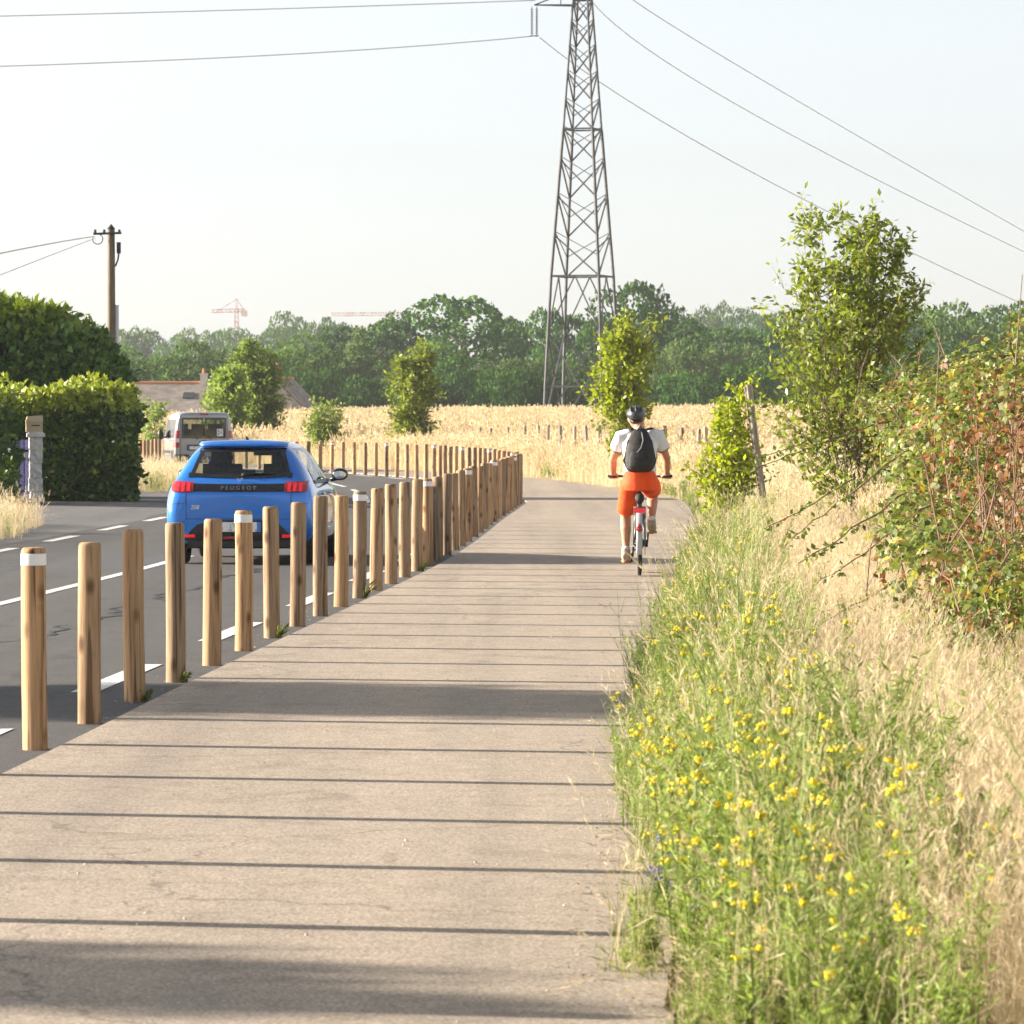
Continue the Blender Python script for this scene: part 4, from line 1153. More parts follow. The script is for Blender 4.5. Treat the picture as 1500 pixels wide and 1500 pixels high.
def patch(name, bvh, view, us, lo, hi, mat, parent, off=0.006, rows=8, thick=0.0):
    """panel that hugs the body: for u in us it spans v from lo(u) to hi(u); view 'rear','front','left','right'"""
    vs_, fs = [], []
    for u in us:
        for j in range(rows + 1):
            v = lo(u) + (hi(u) - lo(u)) * j / rows
            if view == 'rear': o, d = Vector((u, -3, v)), Vector((0, 1, 0))
            elif view == 'front': o, d = Vector((u, 9, v)), Vector((0, -1, 0))
            elif view == 'top': o, d = Vector((u, v, 5)), Vector((0, 0, -1))
            elif view == 'right': o, d = Vector((3, u, v)), Vector((-1, 0, 0))
            else: o, d = Vector((-3, u, v)), Vector((1, 0, 0))
            h, nrm, _, _ = bvh.ray_cast(o, d)
            if h is None: h, nrm = bvh.find_nearest(o + d * 3)[:2]
            if nrm.dot(d) > 0: nrm = -nrm
            vs_.append(h + (nrm * .5 - d * .5).normalized() * off)
    for i in range(len(us) - 1):
        for j in range(rows):
            a = i * (rows + 1) + j
            fs.append((a, a + rows + 1, a + rows + 2, a + 1))
    me = bpy.data.meshes.new(name); me.from_pydata([tuple(v) for v in vs_], [], fs)
    bm = bmesh.new(); bm.from_mesh(me)
    ref = {'rear': (0, -1, 0), 'front': (0, 1, 0), 'right': (1, 0, 0), 'left': (-1, 0, 0), 'top': (0, 0, 1)}[view]
    for f in bm.faces:
        if f.normal.dot(Vector(ref)) < 0: f.normal_flip()
    bm.to_mesh(me); bm.free()
    for p in me.polygons: p.use_smooth = True
    o = link(name, me, parent, [mat])
    if thick:
        s_ = o.modifiers.new('t', 'SOLIDIFY'); s_.thickness = thick; s_.offset = 1
    return o
lin = lambda a, b, n: [a + (b - a) * i / (n - 1) for i in range(n)]

def wheel(parent, x, y, r, w, rimm, sx):
    t = MB(); n = 26
    prof = [(-w/2 * .75, r * .62), (-w/2, r * .75), (-w/2 * .96, r * .93), (-w/2 * .7, r), (w/2 * .7, r), (w/2 * .96, r * .93), (w/2, r * .75), (w/2 * .75, r * .62)]
    rings = [[(px_, rr * math.cos(2*math.pi*k/n), rr * math.sin(2*math.pi*k/n)) for k in range(n)] for px_, rr in prof]
    for a, b in zip(rings[:-1], rings[1:]): t.add(a + b, [(k, (k+1) % n, n + (k+1) % n, n + k) for k in range(n)])
    wh = empty('wheel', (x, y, r)); wh.parent = parent
    t.build('tyre', M['rubber'], wh, True)
    rm = MB()
    rm.tube([(-w*.3, 0, 0), (w*.36, 0, 0)], r * .16, 14)
    rm.tube([(-w*.35, 0, 0), (w*.28, 0, 0)], r * .63, n)
    for k in range(5):
        a = 2 * math.pi * k / 5
        rm.bar((w * .33 * sx, 0, 0), (w * .33 * sx, math.cos(a) * r * .6, math.sin(a) * r * .6), .05, .10)
    rm.build('rim', rimm, wh)
    return wh

M['blue'] = plain('blue_metallic_paint', (0.012, 0.19, 0.70), 0.22, 0.3, 0.5, 1.0)
M['rimm'] = plain('grey_alloy', (.22, .22, .23), .35, .8)
M['tint'] = glass('tinted_glass', (0.86, 0.89, 0.86))
M['tintd'] = glass('dark_tinted_glass', (0.36, 0.40, 0.38))
M['gblack'] = plain('gloss_black', (0.01, 0.01, 0.011), 0.12, 0, .5, .6)
M['tail'] = plain('red_tail_lens', (0.36, 0.008, 0.012), 0.12, 0, .6, .8)
M['taillit'] = plain('red_tail_lens_lit', (0.55, 0.010, 0.018), 0.15, 0, .6, .8, ((1, .03, .05), .12))
M['plate'] = noisy('number_plate', [(0.36, (0.30, 0.31, 0.33)), (0.44, (0.76, 0.77, 0.78)), (0.7, (0.78, 0.79, 0.80))], 18, 0.4, 1)
M['plateblue'] = plain('plate_blue', (0.05, 0.20, 0.62), .4)
M['chrome'] = plain('chrome', (.62, .63, .65), .22, .9)
M['seat'] = noisy('seat_fabric', [(0.3, (.03, .03, .032)), (0.7, (.07, .07, .072))], 30, .9)

def text_mesh(name, body, size, mat, parent, loc, rot, extrude=.002, spacing=1.0, shear=0.0):
    cu = bpy.data.curves.new(name, 'FONT'); cu.body = body; cu.size = size; cu.extrude = extrude
    cu.align_x = 'CENTER'; cu.align_y = 'CENTER'; cu.space_character = spacing; cu.shear = shear
    t = bpy.data.objects.new('t', cu); col.objects.link(t)
    bpy.context.view_layer.update()
    me = bpy.data.meshes.new_from_object(t.evaluated_get(bpy.context.evaluated_depsgraph_get()))
    bpy.data.objects.remove(t)
    o = link(name, me, parent, [mat]); o.location = loc; o.rotation_euler = rot
    return o

def hatchback():
    root = empty('blue_hatchback', (0, 0, 0), 0, 'blue five door hatchback driving away on the road behind the bollards', 'car')
    S = []
    #        y     w    zb   zsh  belt  wb   zr    wr
    for y, w, zb, belt, wb, zr, wr in ((0.0, .66, .34, .72, .60, .80, .50), (.035, .79, .27, .83, .715, .905, .60), (.13, .845, .22, .90, .765, .965, .645), (.22, .858, .20, .925, .78, 1.03, .635), (.34, .864, .19, .935, .785, 1.175, .595),
                                       (.46, .868, .19, .94, .79, 1.315, .565), (.56, .87, .18, .94, .79, 1.385, .555), (.85, .8725, .17, .94, .795, 1.425, .56), (1.4, .8725, .17, .93, .80, 1.435, .575), (2.0, .8725, .17, .92, .80, 1.42, .575),
                                       (2.45, .8725, .17, .91, .80, 1.345, .56), (2.85, .8725, .17, .90, .80, 1.12, .60), (3.12, .87, .17, .885, .79, .975, .64), (3.5, .86, .17, .84, .76, .90, .60), (3.82, .81, .18, .76, .70, .81, .52), (3.98, .72, .22, .66, .62, .70, .45), (4.05, .58, .30, .55, .52, .59, .36)):
        pts = [(0, zb), (w * .66, zb), (w * .93, zb + .04), (w * .995, zb + .20), (w, (zb + belt) / 2 + .08), (w * .985, belt - .13), (wb + .02, belt),
               (wb * .45 + wr * .55 + .015, belt + (zr - belt) * .52), (wr + .01, zr - (zr - belt) * .14 - .012), (wr * .80, zr - .012), (wr * .4, zr), (0, zr + .004)]
        S.append((y, pts))
    body = loft_body(S, 3)
    for m in (M['blue'], M['black']): body.data.materials.append(m)
    bvh = tree_of(body)
    cut_cylinders(body, [(.62, .33, .345, .52, 1.2), (.62, .33, .345, -1.2, -.52), (3.16, .33, .345, .52, 1.2), (3.16, .33, .345, -1.2, -.52)])
    # window openings
    def rear_in(x, z, g=0.0): return 1.005 + g < z < 1.318 - g and abs(x) < .575 - (z - 1.0) * .30 - g
    def side_in(y, z, g=0.0):
        if not (.955 + g < z < 1.345 - g): return False
        return (.62 + (z - .95) * .25 + g) < y < (2.78 - (z - .95) * 1.25 - g)
    def screen_in(x, y, z, g=0.0): return 1.0 + g < z < 1.325 - g and abs(x) < .60 - (z - 1.0) * .12 - g and y > 2.3
    delete_where(body, lambda c, n_: (c.y < .62 and n_.y < -.35 and rear_in(c.x, c.z, .012)) or (abs(n_.x) > .6 and c.z > .9 and side_in(c.y, c.z, .012)) or (n_.y > .3 and screen_in(c.x, c.y, c.z, .012)))
    for p in body.data.polygons:
        c = p.center
        p.use_smooth = True
        if c.z < .245: p.material_index = 1
    body.parent = root
    # rear screen with black border
    us = lin(-.60, .60, 25)
    def clampu(u, w): return max(-w, min(w, u))
    gl = patch('rear_window', bvh, 'rear', lin(-.565, .565, 25), lambda u: 1.012 + .02 * (u / .56) ** 2, lambda u: min(1.322, 1.322 - max(0, abs(u) - .47) * 3.0), M['tint'], root, .004)
    for nm, a, b, lo, hi in (('window_surround', -.60, .60, lambda u: .992 + .02 * (u/.56)**2, lambda u: 1.032 + .02 * (u/.56)**2), ('window_surround', -.50, .50, lambda u: 1.288, lambda u: 1.338)):
        patch(nm, bvh, 'rear', lin(a, b, 21), lo, hi, M['gblack'], root, .009, 3)
    for sx in (-1, 1):
        patch('window_surround', bvh, 'rear', lin(sx * .44, sx * .60, 9), lambda u: max(1.0, 1.335 - max(0, abs(u) - .46) * 3.0 - .09), lambda u: min(1.34, 1.352 - max(0, abs(u) - .47) * 2.85), M['gblack'], root, .008, 4)
    sp = patch('spoiler', bvh, 'rear', lin(-.50, .50, 21), lambda u: 1.335, lambda u: 1.385 - .02 * (u / .5) ** 2, M['blue'], root, .03, 4, .03)
    mb = MB(); mb.box((0, .50, 1.355), (.20, .02, .016)); mb.build('high_brake_light', M['tail'], root)
    # black band with lights and lettering
    patch('tailgate_band', bvh, 'rear', lin(-.74, .74, 31), lambda u: .838 + .012 * (u / .74) ** 2, lambda u: .925 + .012 * (u / .74) ** 2, M['gblack'], root, .008, 4)
    for sx in (-1, 1):
        tl = patch('tail_light', bvh, 'rear', lin(sx * .525, sx * .775, 10), lambda u: .832 + .02 * (abs(u) - .5), lambda u: .945 + .05 * (abs(u) - .5), M['tail'], root, .014, 4)
        for k in range(3):
            a = .56 + k * .062
            patch('light_claw', bvh, 'rear', lin(sx * a, sx * (a + .040), 4), lambda u: .845, lambda u: .935, M['taillit'], tl, .018, 3)
    def on_rear(x, z, off): 
        h, nrm, _, _ = bvh.ray_cast(Vector((x, -3, z)), Vector((0, 1, 0))); return h + Vector((0, -off, 0)), nrm
    h, nrm = on_rear(0, .882, .016)
    tilt = math.atan2(nrm.z, -nrm.y)
    text_mesh('lettering', 'PEUGEOT', .068, plain('satin_silver_lettering', (.26, .265, .28), .45, .3), root, h, (R(90) - tilt, 0, 0), .002, 1.55)
    h, nrm = on_rear(-.50, .66, .012)
    text_mesh('model_badge', '208', .07, M['chrome'], root, h, (R(90), 0, R(-14)), .003, 1.0, .15)
    h, nrm = on_rear(0, .963, .012); em = MB()
    for q in ((-.03, .028, .012, .006), (.0, .014, .04, .03), (.01, -.006, .03, -.02), (-.02, -.03, .0, -.005)):
        em.bar((q[0], 0, q[1]), (q[2], 0, q[3]), .014, .012)
    eo = em.build('emblem', M['chrome'], root); eo.location = h
    mb = MB()
    hw, _ = on_rear(.04, 1.03, .02)
    mb.tube([hw, hw + Vector((.12, .01, .015)), hw + Vector((.36, .02, .02))], [.016, .012, .007], 6); mb.ball(hw, .028, 8, 6); mb.build('rear_wiper', M['black'], root)
    # panel gaps
    for sx in (-1, 1):
        patch('tailgate_gap', bvh, 'rear', lin(sx * .600, sx * .607, 2), lambda u: .53, lambda u: .835, M['black'], root, .003, 6)
        patch('bumper_gap', bvh, 'rear', lin(sx * .607, sx * .80, 6), lambda u: .70, lambda u: .706, M['black'], root, .003, 1)
    patch('tailgate_gap', bvh, 'rear', lin(-.607, .607, 15), lambda u: .524, lambda u: .531, M['black'], root, .003, 1)
    # bumper
    patch('lower_bumper', bvh, 'rear', lin(-.62, .62, 27), lambda u: .28, lambda u: .50 - .02 * (u / .4) ** 2 - max(0, abs(u) - .47) * .9, M['black'], root, .007, 5)
    patch('plate_recess', bvh, 'rear', lin(-.33, .33, 9), lambda u: .37, lambda u: .515, M['gblack'], root, .011, 3)
    patch('bumper_crease', bvh, 'rear', lin(-.66, .66, 21), lambda u: .600, lambda u: .612, M['blue'], root, .012, 2)
    pl = empty('number_plate', (0, -.022, .437)); pl.parent = root
    mb = MB(); mb.box((0, 0, 0), (.52, .012, .11)); mb.build('plate_face', M['plate'], pl)
    for sx in (-1, 1):
        mb = MB(); mb.box((sx * .238, -.004, 0), (.045, .012, .108)); mb.build('plate_blue_strip', M['plateblue'], pl)
        patch('reflector', bvh, 'rear', lin(sx * .50, sx * .64, 6), lambda u: .318, lambda u: .352, M['taillit'], root, .016, 2)
    mb = MB(); mb.box((0, .06, .315), (.14, .03, .03)); mb.build('fog_light', M['tail'], root).location = (-.1, -.08, 0)
    mb = MB(); mb.box((0, .12, .27), (1.18, .16, .13)); mb.build('diffuser', M['black'], root)
    mb = MB(); mb.box((0, 2.0, .24), (1.35, 3.3, .12)); mb.build('underbody', M['black'], root)
    # sides
    for sx, vw in ((1, 'right'), (-1, 'left')):
        for nm, y0, y1 in (('side_window', .70, 1.60), ('side_window', 1.66, 2.78)):
            patch(nm, bvh, vw, lin(y0, y1, 15), lambda u: .952, lambda u: max(.96, min(1.345, .95 + (u - .60) * 3.2, (.95 + (2.80 - u) / 1.25))), M['tint'], root, .004)
        patch('door_pillar', bvh, vw, lin(1.59, 1.67, 3), lambda u: .945, lambda u: 1.35, M['gblack'], root, .007, 4)
        patch('window_trim', bvh, vw, lin(.66, 2.82, 20), lambda u: .925, lambda u: .965, M['black'], root, .009, 2)
        patch('wheel_arch_trim', bvh, vw, lin(1.05, 2.75, 8), lambda u: .20, lambda u: .27, M['black'], root, .009, 2)
        mr_ = empty('door_mirror', (sx * .90, 2.62, .98)); mr_.parent = root
        mb = MB(); mb.ball((sx * .03, 0, .03), (.105, .075, .075), 12, 8); mb.bar((-sx * .08, .02, -.035), (sx * .04, .01, -.01), .05); mb.build('mirror_housing', M['gblack'], mr_, True)
        mb = MB(); mb.tube([(sx * .025, -.066, .03), (sx * .025, -.078, .03)], [.062, .058], 14); g = mb.build('mirror_glass', plain('mirror', (.75, .78, .8), .03, 1), mr_); g.scale = (1.25, 1, .8)
        for yy in (1.25, 2.15):
            h, _, _, _ = bvh.ray_cast(Vector((sx * 3, yy, .80)), Vector((-sx, 0, 0)))
            mb = MB(); mb.bar(h + Vector((sx * .012, -.09, 0)), h + Vector((sx * .012, .09, 0)), .025); mb.build('door_handle', M['blue'], root)
        patch('headlight', bvh, vw, lin(3.55, 3.9, 8), lambda u: .60, lambda u: .70, M['chrome'], root, .008, 3)
    patch('windscreen', bvh, 'front', lin(-.60, .60, 17), lambda u: 1.0, lambda u: 1.325 - max(0, abs(u) - .54) * 3, M['tint'], root, .004)
    for x in (-.74, .74):
        for y in (.62, 3.16): wheel(root, x, y, .315, .195, M['rimm'], 1 if x > 0 else -1)
    # cabin
    for x in (-.36, .36):
        sb_ = MB(); sb_.box((x, 1.75, .62), (.5, .5, .18)); sb_.box((x, 1.50, .88), (.46, .12, .52), 0, Matrix.Rotation(R(-10), 3, 'X')); sb_.box((x, 1.44, 1.22), (.24, .08, .16)); sb_.build('front_seat', M['seat'], root)
    sb_ = MB(); sb_.box((0, .80, .80), (1.1, .14, .42), 0, Matrix.Rotation(R(-12), 3, 'X'))
    for x in (-.38, 0, .38): sb_.box((x, .76, 1.04), (.22, .07, .09))
    sb_.build('rear_seat', M['seat'], root)
    mb = MB(); mb.box((0, 2.75, .86), (1.35, .45, .16)); mb.build('dashboard', M['seat'], root)
    mb = MB(); mb.box((0, .50, .90), (1.1, .40, .03)); mb.build('parcel_shelf', M['seat'], root)
    mb = MB(); mb.box((0, 2.62, 1.27), (.22, .03, .07)); mb.build('rear_view_mirror', M['black'], root)
    mb = MB(); mb.tube([(0, .95, 1.42), (0, .90, 1.455), (0, .80, 1.462)], [.022, .016, .008], 8); mb.build('roof_aerial', M['black'], root)
    return root
car = hatchback()
cp, cr = along(arc_at(49.3))
cx = (352 - 750) / FPX * 49.6
car.location = (cx, 49.25, 0.0)
car.rotation_euler = (0, 0, -math.atan2(0.050, 1))

M['silver'] = plain('silver_grey_paint', (0.33, 0.335, 0.35), 0.32, 0.45, .5, .8)
def van():
    root = empty('silver_van', (0, 0, 0), 0, 'silver grey passenger van with twin rear doors turning away at the bend', 'van')
    S = []
    for y, w, zb, belt, zr, wr in ((0, .90, .46, 1.05, 1.84, .76), (.03, .955, .36, 1.05, 1.93, .82), (.12, .972, .32, 1.05, 1.96, .845), (.5, .975, .30, 1.05, 1.97, .85), (2.0, .978, .30, 1.05, 1.97, .85), (3.2, .978, .30, 1.05, 1.95, .84),
                                   (3.65, .975, .30, 1.05, 1.83, .82), (4.0, .97, .30, 1.05, 1.52, .84), (4.3, .96, .30, 1.04, 1.22, .86), (4.65, .93, .30, .95, 1.06, .82), (4.88, .86, .34, .80, .86, .74), (4.98, .74, .40, .66, .70, .62)):
        pts = [(0, zb), (w * .7, zb), (w * .96, zb + .03), (w, zb + .14), (w, belt - .25), (w * .992, belt), (w * .55 + wr * .45, belt + (zr - belt) * .5), (wr + .02, zr - .14), (wr - .03, zr - .04), (wr * .75, zr - .005), (wr * .4, zr), (0, zr + .005)]
        S.append((y, pts))
    body = loft_body(S, 3)
    body.data.materials.append(M['silver'])
    bvh = tree_of(body)
    cut_cylinders(body, [(.92, .34, .37, .6, 1.3), (.92, .34, .37, -1.3, -.6), (4.05, .34, .37, .6, 1.3), (4.05, .34, .37, -1.3, -.6)])
    def rw(x, z, g=0): return 1.13 + g < z < 1.74 - g and .05 + g < abs(x) < .72 - g - (z - 1.1) * .03
    def sw(y, z, g=0): return 1.12 + g < z < 1.70 - g and (.35 < y < 1.75 or 1.85 < y < 2.75 or 2.9 < y < 3.6 - (z - 1.1) * .3)
    delete_where(body, lambda c, n_: (c.y < .3 and n_.y < -.4 and rw(c.x, c.z, .015)) or (abs(n_.x) > .6 and sw(c.y, c.z, .015)) or (n_.y > .3 and c.y > 3.5 and 1.22 < c.z < 1.80 and abs(c.x) < .74))
    for p in body.data.polygons: p.use_smooth = True
    body.parent = root
    for sx in (-1, 1):
        dr = patch('rear_door_seam', bvh, 'rear', lin(sx * .76, sx * .775, 3), lambda u: .55, lambda u: 1.82, M['black'], root, .004, 8)
        w_ = patch('rear_window', bvh, 'rear', lin(sx * .04, sx * .73, 13), lambda u: 1.11, lambda u: 1.76 - max(0, abs(u) - .67) * 1.2, M['tintd'], root, .004)
        for a, b, lo, hi in ((.03, .73, 1.10, 1.15), (.03, .73, 1.715, 1.775), (.03, .075, 1.10, 1.775), (.675, .735, 1.10, 1.76)):
            patch('window_border', bvh, 'rear', lin(sx * a, sx * b, 9), lambda u, lo=lo: lo, lambda u, hi=hi: hi, M['gblack'], w_, .010, 4)
        tl = patch('tail_light', bvh, 'rear', lin(sx * .80, sx * .925, 6), lambda u: .80, lambda u: 1.36 - (abs(u) - .8) * .2, M['tail'], root, .012, 6)
        patch('tail_light_side', bvh, 'right' if sx > 0 else 'left', lin(.02, .13, 5), lambda u: .80, lambda u: 1.36, M['tail'], tl, .010, 6)
        patch('tail_light_white', bvh, 'rear', lin(sx * .81, sx * .92, 5), lambda u: .97, lambda u: 1.10, plain('white_lens', (.75, .72, .70), .2), tl, .017, 3)
        mb = MB(); q = Vector((sx * .20, -.02, 1.12)); mb.tube([q, q + Vector((sx * .03, -.01, -.06)), q + Vector((-.10, -.02, .12))], [.02, .014, .009], 6); mb.build('rear_wiper', M['black'], root)
        patch('bumper_corner', bvh, 'rear', lin(sx * .5, sx * .95, 8), lambda u: .35, lambda u: .58, M['black'] , root, .018, 3, .02)
        vw = 'right' if sx > 0 else 'left'
        for y0, y1 in ((.35, 1.75), (1.85, 2.75), (2.9, 3.62)):
            patch('side_window', bvh, vw, lin(y0 - .02, y1 + .02, 11), lambda u: 1.10, lambda u: min(1.72, 1.72 - max(0, u - 3.35) * 1.6), M['tintd'], root, .005)
        patch('sliding_rail', bvh, vw, lin(.3, 1.9, 8), lambda u: 1.0, lambda u: 1.03, M['black'], root, .008, 1)
        patch('rub_strip', bvh, vw, lin(.3, 3.9, 10), lambda u: .60, lambda u: .70, M['black'], root, .008, 2)
        mr_ = empty('door_mirror', (sx * 1.02, 3.62, 1.22)); mr_.parent = root
        mb = MB(); mb.ball((sx * .07, 0, 0), (.10, .07, .17), 10, 8); mb.bar((-sx * .1, 0, -.1), (sx * .05, 0, -.08), .06); mb.build('mirror_housing', M['black'], mr_, True)
        for y in (.92, 4.05): wheel(root, sx * .83, y, .335, .215, M['rimm'], sx)
    patch('door_seam', bvh, 'rear', lin(-.006, .006, 3), lambda u: .55, lambda u: 1.82, M['black'], root, .005, 8)
    patch('windscreen', bvh, 'front', lin(-.76, .76, 13), lambda u: 1.20, lambda u: 1.82 - max(0, abs(u) - .7) * 2, M['tint'], root, .004)
    mb = MB(); mb.box((0, .06, 1.895), (.28, .06, .045)); mb.build('high_brake_light', M['tail'], root).location = (0, -.055, 0)
    mb = MB(); mb.tube([(-.16, -.045, .98), (0, -.07, 1.005), (.16, -.045, .98)], [.02, .032, .02], 8); mb.build('door_handle', M['black'], root)
    pl = empty('number_plate', (-.26, -.03, .80)); pl.parent = root
    mb = MB(); mb.box((0, 0, 0), (.60, .03, .19)); mb.build('plate_surround', M['black'], pl)
    mb = MB(); mb.box((0, -.02, -.01), (.52, .012, .11)); mb.build('plate_face', M['plate'], pl)
    mb = MB(); mb.box((-.24, -.024, -.01), (.045, .012, .108)); mb.build('plate_blue_strip', M['plateblue'], pl)
    st = MB(); st.box((.52, -.035, 1.29), (.20, .004, .24)); s1 = st.build('window_sticker', plain('white_sticker', (.78, .78, .78), .6), root)
    st = MB()
    for k, (x, z, w, h) in enumerate(((-.05, .05, .05, .08), (.03, .05, .06, .03), (.03, -.01, .06, .05), (-.05, -.05, .06, .05))): st.box((.52 + x, -.039, 1.29 + z), (w, .004, h))
    st.build('sticker_print', plain('sticker_grey', (.22, .24, .25), .6), root)
    mb = MB(); mb.box((0, 2.3, .36), (1.6, 4.0, .14)); mb.build('underbody', M['black'], root)
    mb = MB(); mb.box((0, .0, .44), (1.5, .10, .14)); mb.build('rear_bumper', plain('grey_bumper', (.09, .09, .095), .6), root)
    for y in (1.0, 2.0, 3.0):
        for x in (-.55, .0, .55):
            mb = MB(); mb.box((x, y, 1.02), (.44, .12, .75)); mb.box((x, y, 1.48), (.24, .08, .18)); mb.build('seat', M['seat'], root)
    mb = MB(); mb.box((0, 4.0, 1.05), (1.5, .5, .2)); mb.build('dashboard', M['seat'], root)
    return root
vn = van()
q = P(299, 618, 141)
vn.location = (q.x, 141, 0.0)
vn.rotation_euler = (0, 0, math.atan2(-q.x, 141) + R(5.8))
# ------------------------------------------------------------------ cyclist, bicycle, backpack
M['skin'] = noisy('tanned_skin', [(0.3, (0.42, 0.20, 0.115)), (0.7, (0.55, 0.275, 0.165))], 9, 0.55, 4, spec=.4)
M['shirt'] = noisy('white_tshirt', [(0.3, (0.62, 0.63, 0.66)), (0.7, (0.76, 0.76, 0.77))], 8, 0.85, 4, 1.0)
M['shorts'] = noisy('orange_red_shorts', [(0.3, (0.76, 0.058, 0.004)), (0.7, (0.90, 0.10, 0.008))], 7, 0.75, 4, 1.0)
M['pack'] = noisy('black_pack_fabric', [(0.3, (0.011, 0.010, 0.010)), (0.7, (0.035, 0.031, 0.03))], 16, 0.75, 5, 0.5)
M['helmet'] = plain('dark_grey_helmet', (0.045, 0.048, 0.055), 0.35, 0, .5, .3)
M['shoe'] = noisy('tan_shoe', [(0.3, (0.30, 0.22, 0.15)), (0.7, (0.50, 0.40, 0.30))], 20, 0.8)
M['sole'] = plain('gum_sole', (0.42, 0.20, 0.08), 0.7)
M['hair'] = plain('short_dark_hair', (0.05, 0.035, 0.025), 0.7)
M['bframe'] = plain('dark_grey_bike_frame', (0.10, 0.105, 0.11), 0.35, 0.4)
M['guard'] = plain('white_mudguard', (0.42, 0.43, 0.44), 0.4)

def remeshed(name, mb, vox, mat, parent, smooth=6):
    me = mb.mesh(name, [mat], True)
    o = link(name, me, parent)
    r = o.modifiers.new('r', 'REMESH'); r.mode = 'VOXEL'; r.voxel_size = vox; r.use_smooth_shade = True
    s_ = o.modifiers.new('s', 'SMOOTH'); s_.iterations = smooth; s_.factor = .5
    baked(o)
    if not o.data.materials: o.data.materials.append(mat)
    return o
def oval(mb, secs, n=18):
    """loft of ellipses: (centre, rx, ry)"""
    vs_, fs = [], []
    for c, rx, ry in secs:
        for k in range(n):
            t = 2 * math.pi * k / n; vs_.append((c[0] + rx * math.cos(t), c[1] + ry * math.sin(t), c[2]))
    for j in range(len(secs) - 1):
        for k in range(n): fs.append((j*n+k, j*n+(k+1) % n, (j+1)*n+(k+1) % n, (j+1)*n+k))
    fs += [tuple(reversed(range(n))), tuple((len(secs)-1)*n + k for k in range(n))]
    mb.add(vs_, fs)

CY = 45.0
cb = Vector(((937 - 750) / FPX * CY, CY, 0.028))
CRZ = -math.atan2(.035, 1)
rider = empty('person', cb, CRZ, 'cyclist in white t-shirt and orange shorts riding away along the path', 'person')
bike = empty('bicycle', cb, CRZ, 'dark grey city bicycle with pale mudguards, rear rack and red lights under the cyclist', 'bicycle')
V3 = Vector
hip = {-1: V3((-.095, .235, .985)), 1: V3((.095, .235, .985))}
knee = {-1: V3((-.15, .47, .62)), 1: V3((.135, .63, .87))}
ank = {-1: V3((-.145, .365, .235)), 1: V3((.125, .43, .545))}
toe = {-1: V3((-.155, .53, .175)), 1: V3((.135, .60, .475))}
sho = {-1: V3((-.20, .385, 1.44)), 1: V3((.195, .385, 1.455))}
elb = {-1: V3((-.285, .50, 1.215)), 1: V3((.285, .50, 1.215))}
wri = {-1: V3((-.285, .72, 1.06)), 1: V3((.285, .72, 1.06))}
b = MB()
oval(b, [((0, .20, .90), .15, .12), ((0, .21, .99), .165, .125), ((0, .25, 1.12), .145, .105), ((0, .31, 1.26), .155, .11), ((0, .36, 1.38), .17, .115), ((0, .385, 1.46), .16, .10), ((0, .405, 1.52), .09, .075)])
b.tube([(0, .405, 1.50), (-.01, .43, 1.56), (-.032, .455, 1.605)], [.062, .056, .055], 14)
hd = V3((-.04, .475, 1.65))
b.ball(hd, (.076, .096, .112), 18, 14)
b.ball(hd + V3((0, .055, -.06)), (.055, .055, .055), 12, 9)          # jaw
b.tube([hd + V3((0, .09, .01)), hd + V3((0, .118, -.02)), hd + V3((0, .09, -.035))], [.01, .016, .012], 8)   # nose
b.tube([hd + V3((-.022, .103, -.062)), hd + V3((.022, .103, -.062))], .009, 8)   # lips
for sx in (-1, 1):
    b.ball(hd + V3((sx * .078, .0, -.01)), (.013, .024, .034), 8, 7)   # ears
    b.ball(hd + V3((sx * .032, .088, .012)), .014, 8, 6)               # eyes
    b.tube([V3((sx * .10, .39, 1.475)), sho[sx], sho[sx].lerp(elb[sx], .45), elb[sx], elb[sx].lerp(wri[sx], .35), wri[sx]], [.06, .064, .05, .041, .042, .029], 14)
    h0 = wri[sx]; grip = V3((sx * .285, .775, 1.035))
    b.tube([h0, h0.lerp(grip, .6) + V3((0, 0, .015)), grip + V3((0, 0, .022))], [(.032, .025), (.042, .022), (.043, .02)], 12)
    for k in range(4):                                                  # fingers curl round the grip
        fx = sx * (.250 + .022 * k); ln = (.94, 1.06, 1.0, .82)[k]
        b.tube([V3((fx, .775, 1.056)), V3((fx, .775 + .032 * ln, 1.050)), V3((fx, .775 + .036 * ln, 1.024)), V3((fx, .775 + .012, 1.008))], [.0105, .0098, .009, .0078], 8)
    b.tube([V3((sx * .250, .755, 1.045)), V3((sx * .232, .768, 1.028)), V3((sx * .236, .786, 1.012))], [.0125, .011, .009], 8)   # thumb
    b.tube([hip[sx], hip[sx].lerp(knee[sx], .4), knee[sx], knee[sx].lerp(ank[sx], .35) + V3((0, -.018, 0)), ank[sx].lerp(knee[sx], .25), ank[sx]], [.095, .084, .058, .058, .04, .036], 16)
    b.tube([ank[sx] + V3((0, -.035, -.045)), ank[sx] + V3((0, .02, -.035)), toe[sx]], [.036, .042, .036], 12)
body_o = remeshed('body', b, .0085, M['skin'], rider, 4)
sh = MB()
oval(sh, [((0, .215, 1.015), .175, .135), ((0, .235, 1.10), .172, .128), ((0, .28, 1.20), .172, .128), ((0, .325, 1.30), .182, .13), ((0, .365, 1.40), .193, .13), ((0, .39, 1.475), .175, .112), ((0, .41, 1.528), .085, .078)], 20)
for sx in (-1, 1):
    sh.tube([V3((sx * .09, .39, 1.472)), sho[sx] + V3((sx*.003, 0, .004)), sho[sx].lerp(elb[sx], .30), sho[sx].lerp(elb[sx], .52)], [.078, .082, .078, .080], 16)
remeshed('tshirt', sh, .011, M['shirt'], rider, 5)
